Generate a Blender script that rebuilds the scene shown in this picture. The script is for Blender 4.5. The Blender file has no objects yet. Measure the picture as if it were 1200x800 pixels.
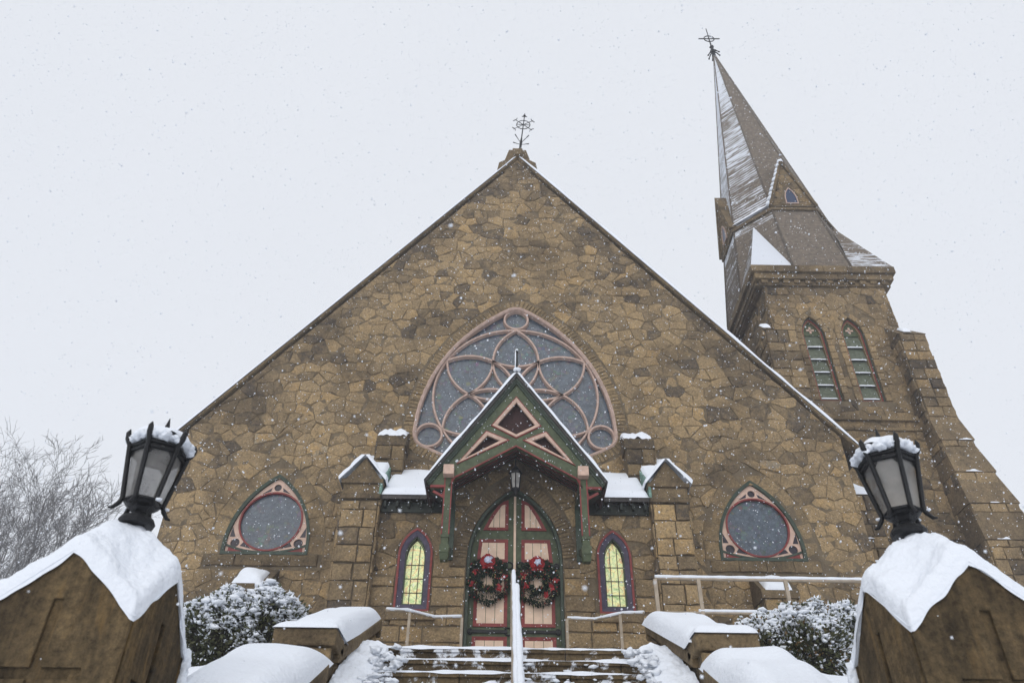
import bpy, math, random
from mathutils import Vector, Matrix, noise
from mathutils.geometry import tessellate_polygon
random.seed(7)
PI = math.pi
C = bpy.context.scene.collection
SC = bpy.context.scene

# ------------------------------------------------------------------ camera, sky, sun, exposure
cam = bpy.data.objects.new('camera', bpy.data.cameras.new('camera')); C.objects.link(cam)
cam.data.sensor_width = 36; cam.data.lens = 27.515; cam.data.clip_start = .05; cam.data.clip_end = 1500
_f = Vector((0.00244887, 0.79246143, 0.60991712)); _r = Vector((0.99990273, -0.01031491, 0.0093874)); _u = Vector((-0.0137304, -0.60983481, 0.79240961))
cam.matrix_world = Matrix(((_r.x, _u.x, -_f.x, -.19), (_r.y, _u.y, -_f.y, -20), (_r.z, _u.z, -_f.z, 1.6), (0, 0, 0, 1)))
cam.data.dof.use_dof = True; cam.data.dof.focus_distance = 17; cam.data.dof.aperture_fstop = 3.2
SC.camera = cam

W = bpy.data.worlds.new('World'); SC.world = W; W.use_nodes = True
nt = W.node_tree; bg = nt.nodes['Background']
sky = nt.nodes.new('ShaderNodeTexSky'); sky.sky_type = 'NISHITA'; sky.sun_disc = False
SUN_EL, SUN_AZ = math.radians(26), math.radians(196)
sky.sun_elevation = SUN_EL; sky.sun_rotation = SUN_AZ; sky.dust_density = 4
tc = nt.nodes.new('ShaderNodeTexCoord')
nz = nt.nodes.new('ShaderNodeTexNoise'); nz.inputs['Scale'].default_value = 1.3; nz.inputs['Detail'].default_value = 3
nt.links.new(tc.outputs['Generated'], nz.inputs['Vector'])
cl = nt.nodes.new('ShaderNodeMix'); cl.data_type = 'RGBA'
cl.inputs['A'].default_value = (7.65, 7.95, 8.5, 1); cl.inputs['B'].default_value = (8.45, 8.7, 9.15, 1)
nt.links.new(nz.outputs['Fac'], cl.inputs['Factor'])
mx = nt.nodes.new('ShaderNodeMix'); mx.data_type = 'RGBA'; mx.inputs['Factor'].default_value = .93
nt.links.new(sky.outputs['Color'], mx.inputs['A']); nt.links.new(cl.outputs['Result'], mx.inputs['B'])
nt.links.new(mx.outputs['Result'], bg.inputs['Color']); bg.inputs['Strength'].default_value = .106

sl = bpy.data.lights.new('sun', 'SUN'); sl.energy = 1.3; sl.angle = math.radians(60); sl.color = (1, .97, .93)
so = bpy.data.objects.new('sun', sl); C.objects.link(so)
sd = Vector((math.cos(SUN_EL) * math.sin(SUN_AZ), math.cos(SUN_EL) * math.cos(SUN_AZ), math.sin(SUN_EL)))
so.rotation_euler = sd.to_track_quat('Z', 'Y').to_euler(); so.location = sd * 60
SC.view_settings.view_transform = 'Standard'; SC.view_settings.look = 'None'; SC.view_settings.gamma = 1
SC.view_settings.use_curve_mapping = False
SC.view_settings.exposure = 0.0

# ------------------------------------------------------------------ materials
def mat(name, col, rough=.8, bump=0, bscale=30, vary=.0, vscale=6, metal=0, spec=.3, col2=None, emit=None):
    m = bpy.data.materials.new(name); m.use_nodes = True; t = m.node_tree; b = t.nodes['Principled BSDF']
    b.inputs['Base Color'].default_value = (*col, 1); b.inputs['Roughness'].default_value = rough
    b.inputs['Metallic'].default_value = metal; b.inputs['Specular IOR Level'].default_value = spec
    tcn = t.nodes.new('ShaderNodeTexCoord')
    if vary or col2:
        n = t.nodes.new('ShaderNodeTexNoise'); n.inputs['Scale'].default_value = vscale; n.inputs['Detail'].default_value = 5
        t.links.new(tcn.outputs['Object'], n.inputs['Vector'])
        r = t.nodes.new('ShaderNodeValToRGB'); r.color_ramp.elements[0].position = .35; r.color_ramp.elements[1].position = .68
        c2 = col2 or tuple(c * (1 - vary) for c in col)
        r.color_ramp.elements[0].color = (*c2, 1); r.color_ramp.elements[1].color = (*col, 1)
        t.links.new(n.outputs['Fac'], r.inputs['Fac']); t.links.new(r.outputs['Color'], b.inputs['Base Color'])
    if bump:
        n2 = t.nodes.new('ShaderNodeTexNoise'); n2.inputs['Scale'].default_value = bscale; n2.inputs['Detail'].default_value = 6
        t.links.new(tcn.outputs['Object'], n2.inputs['Vector'])
        bp = t.nodes.new('ShaderNodeBump'); bp.inputs['Strength'].default_value = bump; bp.inputs['Distance'].default_value = .05
        t.links.new(n2.outputs['Fac'], bp.inputs['Height']); t.links.new(bp.outputs['Normal'], b.inputs['Normal'])
    if emit:
        t.links.new(r.outputs['Color'], b.inputs['Emission Color']) if (vary or col2) else None
        b.inputs['Emission Strength'].default_value = emit
    return m

def ramp(t, stops, interp='LINEAR'):
    r = t.nodes.new('ShaderNodeValToRGB'); r.color_ramp.interpolation = interp
    while len(r.color_ramp.elements) < len(stops): r.color_ramp.elements.new(.5)
    for e, (p, c) in zip(r.color_ramp.elements, stops): e.position = p; e.color = (*c, 1)
    return r

def mixn(t, fac, a, b, mode='MIX'):
    m = t.nodes.new('ShaderNodeMix'); m.data_type = 'RGBA'; m.blend_type = mode
    for k, v in (('Factor', fac), ('A', a), ('B', b)):
        if isinstance(v, (int, float)): m.inputs[k].default_value = v
        elif isinstance(v, tuple): m.inputs[k].default_value = (*v, 1)
        else: t.links.new(v, m.inputs[k])
    return m.outputs['Result']

def noisen(t, vec, scale, detail=5, rough=.6, dist=0):
    n = t.nodes.new('ShaderNodeTexNoise'); n.inputs['Scale'].default_value = scale; n.inputs['Detail'].default_value = detail
    n.inputs['Roughness'].default_value = rough; n.inputs['Distortion'].default_value = dist
    t.links.new(vec, n.inputs['Vector']); return n.outputs['Fac']

def stone_mat(name, gain=1.0, soot=.5, sootscale=.35, warm=1.0, snowy=0.0, streak=0.0):
    """each stone has its own tint attribute; grain, blotches, weather stains"""
    m = bpy.data.materials.new(name); m.use_nodes = True; t = m.node_tree; b = t.nodes['Principled BSDF']
    tcn = t.nodes.new('ShaderNodeTexCoord'); v = tcn.outputs['Object']
    at = t.nodes.new('ShaderNodeAttribute'); at.attribute_name = 'tint'
    g = gain
    r = ramp(t, [(0, (.1 * g, .08 * g, .06 * g)), (.12, (.165 * g, .124 * g, .076 * g)), (.32, (.215 * g, .16 * g, .095 * g)),
                 (.55, (.262 * g, .193 * g, .11 * g)), (.76, (.305 * g, .22 * g, .12 * g)), (.9, (.355 * g, .242 * g, .115 * g)), (1, (.285 * g, .235 * g, .165 * g))])
    n1 = noisen(t, v, 3.6, 9, .72, .4)
    mm = t.nodes.new('ShaderNodeMath'); mm.operation = 'MULTIPLY_ADD'; mm.inputs[1].default_value = 1.15; mm.inputs[2].default_value = -.575
    t.links.new(n1, mm.inputs[0])
    ad = t.nodes.new('ShaderNodeMath'); ad.operation = 'ADD'; t.links.new(at.outputs['Fac'], ad.inputs[0]); t.links.new(mm.outputs[0], ad.inputs[1])
    t.links.new(ad.outputs[0], r.inputs['Fac'])
    n2 = noisen(t, v, 22, 8, .75)
    gr = ramp(t, [(.3, (.38, .37, .36)), (.5, (.95, .95, .95)), (.7, (1.5, 1.45, 1.36))])
    t.links.new(n2, gr.inputs['Fac'])
    col = mixn(t, 1.0, r.outputs['Color'], gr.outputs['Color'], 'MULTIPLY')
    n3 = noisen(t, v, sootscale, 7, .68, .6)
    sr = ramp(t, [(.4, (1.1, 1.09, 1.06)), (.66, (1 - soot, 1 - soot, 1 - soot * .95))])
    t.links.new(n3, sr.inputs['Fac'])
    col = mixn(t, 1.0, col, sr.outputs['Color'], 'MULTIPLY')
    if streak:
        mp = t.nodes.new('ShaderNodeMapping'); mp.inputs['Scale'].default_value = (3.2, 3.2, .55); t.links.new(v, mp.inputs['Vector'])
        ks = ramp(t, [(.4, (1.15, 1.12, 1.05)), (.6, (1 - streak, 1 - streak, 1 - streak))]); t.links.new(noisen(t, mp.outputs['Vector'], 1.6, 8, .7, .5), ks.inputs['Fac'])
        col = mixn(t, 1.0, col, ks.outputs['Color'], 'MULTIPLY')
        ko = ramp(t, [(.58, (0, 0, 0)), (.72, (.6, .6, .6))]); t.links.new(noisen(t, mp.outputs['Vector'], 2.3, 5, .6, .8), ko.inputs['Fac'])
        col = mixn(t, ko.outputs['Color'], col, (.22, .135, .05))
    if snowy:
        n4 = noisen(t, v, 5, 8, .7, .5)
        fr = ramp(t, [(.6 - snowy * .2, (0, 0, 0)), (.66 - snowy * .2, (1, 1, 1))]); t.links.new(n4, fr.inputs['Fac'])
        col = mixn(t, fr.outputs['Color'], col, (.8, .83, .88))
    t.links.new(col, b.inputs['Base Color'])
    b.inputs['Roughness'].default_value = .92; b.inputs['Specular IOR Level'].default_value = .2
    bp = t.nodes.new('ShaderNodeBump'); bp.inputs['Strength'].default_value = .85; bp.inputs['Distance'].default_value = .035
    nb = mixn(t, .45, noisen(t, v, 9, 6, .7), noisen(t, v, 30, 6, .7))
    t.links.new(nb, bp.inputs['Height']); t.links.new(bp.outputs['Normal'], b.inputs['Normal'])
    return m

def roof_mat(name):
    """shingle courses; the snow attribute of a face says how much wind-blown snow it holds"""
    m = bpy.data.materials.new(name); m.use_nodes = True; t = m.node_tree; b = t.nodes['Principled BSDF']
    tcn = t.nodes.new('ShaderNodeTexCoord'); v = tcn.outputs['Object']
    wv = t.nodes.new('ShaderNodeTexWave'); wv.bands_direction = 'Z'; wv.wave_profile = 'SAW'; wv.inputs['Scale'].default_value = 1.9
    wv.inputs['Distortion'].default_value = .35; wv.inputs['Detail'].default_value = 1; t.links.new(v, wv.inputs['Vector'])
    n1 = noisen(t, v, 7, 6, .7); c = ramp(t, [(.3, (.09, .075, .062)), (.5, (.16, .13, .1)), (.7, (.23, .185, .14))]); t.links.new(n1, c.inputs['Fac'])
    d = ramp(t, [(0, (.55, .55, .55)), (.18, (1, 1, 1))]); t.links.new(wv.outputs['Fac'], d.inputs['Fac'])
    col = mixn(t, 1, c.outputs['Color'], d.outputs['Color'], 'MULTIPLY')
    at = t.nodes.new('ShaderNodeAttribute'); at.attribute_name = 'snow'
    mp = t.nodes.new('ShaderNodeMapping'); mp.inputs['Scale'].default_value = (.7, .7, 4.2); t.links.new(v, mp.inputs['Vector'])
    n2 = noisen(t, mp.outputs['Vector'], 1.6, 8, .68, .3)
    w2 = t.nodes.new('ShaderNodeMath'); w2.operation = 'MULTIPLY_ADD'; w2.inputs[1].default_value = .16
    t.links.new(wv.outputs['Fac'], w2.inputs[0]); t.links.new(n2, w2.inputs[2])
    s1 = t.nodes.new('ShaderNodeMath'); s1.operation = 'ADD'; t.links.new(w2.outputs[0], s1.inputs[0]); t.links.new(at.outputs['Fac'], s1.inputs[1])
    f = ramp(t, [(.985, (0, 0, 0)), (1.0, (1, 1, 1))])
    sc = t.nodes.new('ShaderNodeMath'); sc.operation = 'MULTIPLY'; sc.inputs[1].default_value = .9; t.links.new(s1.outputs[0], sc.inputs[0])
    f.color_ramp.elements[0].position = .80; f.color_ramp.elements[1].position = .88
    t.links.new(sc.outputs[0], f.inputs['Fac'])
    col = mixn(t, f.outputs['Color'], col, (.66, .69, .74)); t.links.new(col, b.inputs['Base Color'])
    bp = t.nodes.new('ShaderNodeBump'); bp.inputs['Strength'].default_value = .7; bp.inputs['Distance'].default_value = .05
    t.links.new(wv.outputs['Fac'], bp.inputs['Height']); t.links.new(bp.outputs['Normal'], b.inputs['Normal']); b.inputs['Roughness'].default_value = .9
    return m

def glass_mat(name, a, b_, spark, scale=9):
    """protective glazing over coloured glass: mottled slate blue with faint coloured flecks"""
    m = bpy.data.materials.new(name); m.use_nodes = True; t = m.node_tree; b = t.nodes['Principled BSDF']
    tcn = t.nodes.new('ShaderNodeTexCoord'); v = tcn.outputs['Object']
    c = ramp(t, [(.38, a), (.62, b_)]); t.links.new(noisen(t, v, 6.5, 8, .8), c.inputs['Fac'])  # slate-blue mottling puts reflected sky and snow into the colour
    vo = t.nodes.new('ShaderNodeTexVoronoi'); vo.inputs['Scale'].default_value = scale; t.links.new(v, vo.inputs['Vector'])
    hs = t.nodes.new('ShaderNodeHueSaturation'); hs.inputs['Saturation'].default_value = .75; hs.inputs['Value'].default_value = .16
    t.links.new(vo.outputs['Color'], hs.inputs['Color'])
    f = ramp(t, [(.5, (0, 0, 0)), (.68, (spark, spark, spark))]); t.links.new(noisen(t, v, 3.7, 5, .7), f.inputs['Fac'])
    col = mixn(t, f.outputs['Color'], c.outputs['Color'], hs.outputs['Color'])
    vd = t.nodes.new('ShaderNodeTexVoronoi'); vd.feature = 'DISTANCE_TO_EDGE'; vd.inputs['Scale'].default_value = scale; t.links.new(v, vd.inputs['Vector'])
    e = ramp(t, [(.0, (.35, .35, .36)), (.09, (1, 1, 1))]); t.links.new(vd.outputs['Distance'], e.inputs['Fac'])
    col = mixn(t, .7, col, mixn(t, 1, col, e.outputs['Color'], 'MULTIPLY'))
    t.links.new(col, b.inputs['Base Color']); b.inputs['Roughness'].default_value = .28; b.inputs['Specular IOR Level'].default_value = .5
    return m

M = dict(
    rubble=stone_mat('rubble_stone', 1.08, .5, .42),
    tower=stone_mat('tower_stone', 1.02, .45, .3),
    dressed=stone_mat('dressed_stone', .92, .5, .6),
    dark_stone=stone_mat('weathered_coping', .78, .5, .8),
    pier=stone_mat('pier_stone', .47, .6, 1.1, streak=.5),
    step=stone_mat('step_stone', .55, .5, .9, snowy=.35),
    mortar=mat('mortar', (.175, .135, .086), .95, .6, 25, .4, 3),
    roof=roof_mat('shingles'),
    slate=mat('slate_roof', (.09, .08, .075), .85, .4, 20, .4, 4),
    snow=mat('snow', (.78, .815, .87), .75, .42, 26, spec=.25),
    softsnow=mat('powder_snow', (.79, .825, .88), .8, .5, 22, spec=.2),
    green=mat('green_paint', (.082, .104, .052), .55, .15, 40, .4, 9),
    dkgreen=mat('dark_green_paint', (.042, .062, .042), .5, .15, 40, .4, 9),
    red=mat('red_paint', (.23, .036, .032), .5, 0, 30, .35, 9),
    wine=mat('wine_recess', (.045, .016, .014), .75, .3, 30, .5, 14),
    louvre=mat('weathered_louvre_paint', (.13, .15, .105), .7, .2, 30, .4, 9),
    rib=mat('near_black_green_paint', (.02, .027, .02), .6, .2, 30, .5, 9),  # near-black green of the porch ribs and lean-to eave trim
    red_dk=mat('dark_red_paint', (.11, .025, .022), .7, .2, 30, .6, 12),  # darker red for the edging of the inner porch ribs
    salmon=mat('salmon_paint', (.6, .42, .33), .6, .12, 40, .22, 9),
    rose_trim=mat('rose_tracery_paint', (.5, .36, .295), .65, .12, 40, .25, 7),
    cream=mat('cream_boards', (.74, .55, .41), .6, .1, 40, .16, 5),
    rail=mat('beige_rail_paint', (.40, .33, .25), .5, .1, 40, .25, 9),
    iron=mat('black_iron', (.01, .0105, .012), .5, .2, 60, .4, 20, .3, .4),
    glass=glass_mat('slate_glass', (.03, .046, .068), (.09, .118, .15), .9, 9),
    purple=mat('purple_frame', (.075, .062, .1), .5, .15, 40, .4, 9),
    darkglass=mat('dark_glass', (.03, .022, .034), .25, 0, 30, .5, 12),
    copper=mat('copper_verdigris', (.2, .34, .28), .6, .3, 30, .5, 8),
    leaf=mat('leaf', (.1, .1, .045), .6, 0, 30, 0, 9, col2=(.04, .05, .022)),
    needle=mat('needle', (.02, .045, .02), .6, 0, 30, 0, 9, col2=(.008, .02, .01)),
    berry=mat('berry', (.32, .012, .014), .35, spec=.5),
    ribbon=mat('red_ribbon', (.33, .012, .016), .45, 0, 30, .4, 30),
    white=mat('white_ribbon', (.7, .73, .82), .5, 0, 30, 0, 40, col2=(.32, .36, .52)),
    bark=mat('bark', (.085, .075, .07), .9, .4, 10, .4, 2),
    frost=mat('frosted_glass', (.36, .35, .32), .35, .1, 30, 0, 5, col2=(.2, .195, .185)),
)

# stained lancet glass: pale yellow green mosaic, lit from the room behind
def stained():
    m = bpy.data.materials.new('lit_stained_glass'); m.use_nodes = True; t = m.node_tree; b = t.nodes['Principled BSDF']
    tcn = t.nodes.new('ShaderNodeTexCoord'); v = tcn.outputs['Object']
    n = noisen(t, v, 2.6, 4, .62, 2.6)
    c = ramp(t, [(.25, (.14, .28, .1)), (.38, (.38, .5, .2)), (.47, (.62, .66, .36)), (.55, (.7, .68, .3)), (.62, (.62, .36, .16)), (.68, (.62, .66, .4)), (.8, (.3, .48, .36))])
    t.links.new(n, c.inputs['Fac'])
    vd = t.nodes.new('ShaderNodeTexVoronoi'); vd.feature = 'DISTANCE_TO_EDGE'; vd.inputs['Scale'].default_value = 6; t.links.new(v, vd.inputs['Vector'])
    e = ramp(t, [(.0, (.62, .62, .55)), (.05, (1, 1, 1))]); t.links.new(vd.outputs['Distance'], e.inputs['Fac'])
    col = mixn(t, 1, c.outputs['Color'], e.outputs['Color'], 'MULTIPLY')
    t.links.new(col, b.inputs['Base Color']); t.links.new(col, b.inputs['Emission Color']); b.inputs['Emission Strength'].default_value = .42
    b.inputs['Roughness'].default_value = .3
    return m
M['stained'] = stained()

# ------------------------------------------------------------------ mesh helpers
class MB:
    def __init__(s): s.v = []; s.f = []; s.t = []; s.s = []; s.m = []; s.sm = []
    def add(s, vs, fs, tint=.5, snow=0, mi=0, smooth=False):
        o = len(s.v); s.v += [tuple(p) for p in vs]
        for f in fs:
            s.f.append([o + i for i in f]); s.t.append(tint); s.s.append(snow); s.m.append(mi); s.sm.append(smooth)
    def box(s, x0, x1, y0, y1, z0, z1, **k):
        s.add([(x0, y0, z0), (x1, y0, z0), (x1, y1, z0), (x0, y1, z0), (x0, y0, z1), (x1, y0, z1), (x1, y1, z1), (x0, y1, z1)],
              [(0, 3, 2, 1), (4, 5, 6, 7), (0, 1, 5, 4), (1, 2, 6, 5), (2, 3, 7, 6), (3, 0, 4, 7)], **k)
    def hull(s, bottom, top, **k):            # two rings of equal length
        n = len(bottom); s.add(list(bottom) + list(top), [tuple(range(n - 1, -1, -1)), tuple(range(n, 2 * n))] + [(i, (i + 1) % n, n + (i + 1) % n, n + i) for i in range(n)], **k)
    def xz(s, poly, y0, y1, **k):             # polygon in x,z pushed through in y
        s.hull([(x, y1, z) for x, z in poly][::-1], [(x, y0, z) for x, z in poly][::-1], **k)
    def yz(s, poly, x0, x1, **k):
        s.hull([(x0, y, z) for y, z in poly], [(x1, y, z) for y, z in poly], **k)
    def tube(s, pts, r, n=8, closed=False, **k):
        pts = [Vector(p) for p in pts]; N = len(pts); rr = r if isinstance(r, (list, tuple)) else [r] * N
        vs = []; up = None
        for i, p in enumerate(pts):
            a = pts[(i - 1) % N] if (closed or i > 0) else p; b = pts[(i + 1) % N] if (closed or i < N - 1) else p
            d = (b - a).normalized() if (b - a).length > 1e-9 else Vector((0, 0, 1))
            if up is None: up = d.orthogonal().normalized()
            up = (up - d * up.dot(d)); up = up.normalized() if up.length > 1e-6 else d.orthogonal().normalized()
            w = d.cross(up)
            for j in range(n):
                a_ = 2 * PI * j / n; vs.append(p + (up * math.cos(a_) + w * math.sin(a_)) * rr[i])
        fs = [(i * n + j, i * n + (j + 1) % n, ((i + 1) % N) * n + (j + 1) % n, ((i + 1) % N) * n + j) for i in range(N if closed else N - 1) for j in range(n)]
        if not closed: fs += [tuple(range(n - 1, -1, -1)), tuple(range((N - 1) * n, N * n))]
        k.setdefault('smooth', True); s.add(vs, fs, **k)
    def lathe(s, c, prof, n=24, **k):         # prof: (r, z)
        vs = [(c[0] + r * math.cos(2 * PI * j / n), c[1] + r * math.sin(2 * PI * j / n), c[2] + z) for r, z in prof for j in range(n)]
        P = len(prof); fs = [(i * n + j, i * n + (j + 1) % n, (i + 1) * n + (j + 1) % n, (i + 1) * n + j) for i in range(P - 1) for j in range(n)]
        fs += [tuple(range(n - 1, -1, -1)), tuple(range((P - 1) * n, P * n))]; s.add(vs, fs, **k)
    def strip(s, pts, prof, closed=False, F=None, **k):
        """sweep a profile (offset, depth) along a 2-D path in x,z; depth is towards the viewer (-y)"""
        N = len(pts); vs = []; P = len(prof)
        for i in range(N):
            p = Vector(pts[i]); a = Vector(pts[(i - 1) % N]) if (closed or i > 0) else None; b = Vector(pts[(i + 1) % N]) if (closed or i < N - 1) else None
            d1 = (p - a).normalized() if a is not None and (p - a).length > 1e-9 else None; d2 = (b - p).normalized() if b is not None and (b - p).length > 1e-9 else None
            if d1 is None: d1 = d2
            if d2 is None: d2 = d1
            n1 = Vector((-d1.y, d1.x)); n2 = Vector((-d2.y, d2.x)); nn = (n1 + n2)
            nn = nn.normalized() if nn.length > 1e-6 else n1
            sc = min(2.5, 1 / max(.3, nn.dot(n1)))
            for o, y in prof:
                q = p + nn * o * sc; vs.append((q.x, -y, q.y))
        if F: vs = [F(*q) for q in vs]
        fs = [(i * P + j, i * P + (j + 1) % P, ((i + 1) % N) * P + (j + 1) % P, ((i + 1) % N) * P + j) for i in range(N if closed else N - 1) for j in range(P)]
        if not closed: fs += [tuple(range(P - 1, -1, -1)), tuple(range((N - 1) * P, N * P))]
        s.add(vs, fs, **k)
    def blob(s, c, r, sq=(1, 1, 1), jit=.2, sub=1, **k):
        vs, fs = ICO[sub]; ph = Vector((random.uniform(0, 50), random.uniform(0, 50), random.uniform(0, 50)))
        out = []
        for v in vs:
            q = r * (1 + jit * noise.noise(v * 1.7 + ph) * 1.6); out.append((c[0] + v.x * q * sq[0], c[1] + v.y * q * sq[1], c[2] + v.z * q * sq[2]))
        k.setdefault('smooth', True); s.add(out, fs, **k)
    def grid(s, fn, nu, nv, smooth=True, **k):
        vs = [fn(i / nu, j / nv) for j in range(nv + 1) for i in range(nu + 1)]
        s.add(vs, [(j * (nu + 1) + i, j * (nu + 1) + i + 1, (j + 1) * (nu + 1) + i + 1, (j + 1) * (nu + 1) + i) for j in range(nv) for i in range(nu)], smooth=smooth, **k)
    def build(s, name, m, parent=None, bevel=0, loc=None):
        me = bpy.data.meshes.new(name)
        vs = s.v
        if loc is not None: vs = [(x - loc[0], y - loc[1], z - loc[2]) for x, y, z in vs]
        me.from_pydata(vs, [], s.f); me.validate(); me.update()
        for mm in (m if isinstance(m, list) else [m]): me.materials.append(mm)
        if len(me.polygons) == len(s.f):
            for nm, dat in (('tint', s.t), ('snow', s.s)):
                a = me.attributes.new(nm, 'FLOAT', 'FACE'); a.data.foreach_set('value', dat)
            me.polygons.foreach_set('material_index', s.m); me.polygons.foreach_set('use_smooth', s.sm)
        o = bpy.data.objects.new(name, me); C.objects.link(o)
        if loc is not None: o.location = loc
        if parent is not None:
            o.parent = parent; o.matrix_parent_inverse = Matrix.Translation(-wloc(parent))
        if bevel:
            bv = o.modifiers.new('bevel', 'BEVEL'); bv.width = bevel; bv.segments = 2; bv.limit_method = 'ANGLE'; bv.angle_limit = math.radians(35)
        return o
def wloc(o):
    l = Vector(o.location)
    p = o.parent
    if p is not None: return l            # children are written in world coordinates with an inverse
    return l
def _ico():
    import bmesh
    out = {}
    for sub in (1, 2, 3):
        b = bmesh.new(); bmesh.ops.create_icosphere(b, subdivisions=sub, radius=1); b.verts.ensure_lookup_table()
        out[sub] = ([v.co.copy() for v in b.verts], [tuple(v.index for v in f.verts) for f in b.faces]); b.free()
    return out
ICO = _ico()

def thing(name, label, cat, loc=(0, 0, 0), group=None):
    o = bpy.data.objects.new(name, None); C.objects.link(o); o.location = loc; o.empty_display_size = .2
    tag(o, label, cat, group); return o
def tag(o, label, cat=None, group=None, kind=None):
    o['label'] = label
    if cat: o['category'] = cat
    if group: o['group'] = group
    if kind: o['kind'] = kind
    return o
def struct(o, label=None, kind='structure'):
    o['kind'] = kind
    if label: o['label'] = label
    return o

# ---- 2-D outlines
def arc(c, r, a0, a1, n=16):
    return [(c[0] + r * math.cos(math.radians(a0 + (a1 - a0) * i / n)), c[1] + r * math.sin(math.radians(a0 + (a1 - a0) * i / n))) for i in range(n + 1)]
def circle(c, r, n=40): return arc(c, r, 0, 360, n)[:-1]
def bulge(a, b, sag, n=14):
    """arc from a to b, bulging to the left of a->b by sag"""
    if sag < 0: return bulge(b, a, -sag, n)[::-1]
    a = Vector(a); b = Vector(b); d = b - a; L = d.length; nrm = Vector((-d.y, d.x)) / L
    R = (L * L / 4 + sag * sag) / (2 * sag); c = (a + b) / 2 + nrm * (sag - R)
    t0 = math.atan2(a.y - c.y, a.x - c.x); t1 = math.atan2(b.y - c.y, b.x - c.x)
    while t1 - t0 > PI: t1 -= 2 * PI
    while t1 - t0 < -PI: t1 += 2 * PI
    return [(c.x + R * math.cos(t0 + (t1 - t0) * i / n), c.y + R * math.sin(t0 + (t1 - t0) * i / n)) for i in range(n + 1)]
def arch(cx, hw, z0, zs, za, n=10):
    """pointed arch outline, counter-clockwise from lower left"""
    h = za - zs; c = (h * h - hw * hw) / (2 * hw); R = hw + c
    t = math.atan2(h, c)
    right = [(cx - c + R * math.cos(t * i / n), zs + R * math.sin(t * i / n)) for i in range(n + 1)]
    left = [(2 * cx - x, z) for x, z in right[::-1][1:]]
    return [(cx - hw, z0), (cx + hw, z0)] + right + left
def clip(poly, p, n):
    """keep the side where (q-p).n <= 0"""
    out = []; L = len(poly)
    for i in range(L):
        a = poly[i]; b = poly[(i + 1) % L]
        da = (a[0] - p[0]) * n[0] + (a[1] - p[1]) * n[1]; db = (b[0] - p[0]) * n[0] + (b[1] - p[1]) * n[1]
        if da <= 0: out.append(a)
        if da * db < 0:
            t = da / (da - db); out.append((a[0] + (b[0] - a[0]) * t, a[1] + (b[1] - a[1]) * t))
    return out
def area(p): return sum(p[i][0] * p[(i + 1) % len(p)][1] - p[(i + 1) % len(p)][0] * p[i][1] for i in range(len(p))) / 2
def ccw(p): return p if area(p) > 0 else p[::-1]
def inside(poly, q, m=0):
    for i in range(len(poly)):
        a = poly[i]; b = poly[(i + 1) % len(poly)]; L = math.hypot(b[0] - a[0], b[1] - a[1])
        if L < 1e-9: continue
        if ((b[1] - a[1]) * (q[0] - a[0]) - (b[0] - a[0]) * (q[1] - a[1])) / L > m: return False
    return True
def grow(poly, d):
    poly = ccw(poly); out = []; N = len(poly)
    q = [poly[i] for i in range(N) if math.dist(poly[i], poly[i - 1]) > 1e-6]; N = len(q)
    for i in range(N):
        a, p, b = Vector(q[i - 1]), Vector(q[i]), Vector(q[(i + 1) % N])
        d1 = (p - a).normalized(); d2 = (b - p).normalized(); n1 = Vector((d1.y, -d1.x)); n2 = Vector((d2.y, -d2.x)); n = (n1 + n2).normalized()
        w = p + n * d * min(2, 1 / max(.4, n.dot(n1))); out.append((w.x, w.y))
    return out
def nearest(poly, q):
    best = None
    for i in range(len(poly)):
        a = poly[i]; b = poly[(i + 1) % len(poly)]; dx, dy = b[0] - a[0], b[1] - a[1]; L2 = dx * dx + dy * dy
        if L2 < 1e-12: continue
        t = max(0, min(1, ((q[0] - a[0]) * dx + (q[1] - a[1]) * dy) / L2)); p = (a[0] + dx * t, a[1] + dy * t)
        d = math.dist(p, q)
        if best is None or d < best[0]: best = (d, p)
    return best[1]

FR = lambda y: (lambda u, v, n: (u, y - n, v))            # front wall at y
def FX(x): return lambda u, v, n: (x - n, -u, v)          # left-facing wall: u = -y
def FXR(x): return lambda u, v, n: (x + n, u, v)          # right-facing wall

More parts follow.
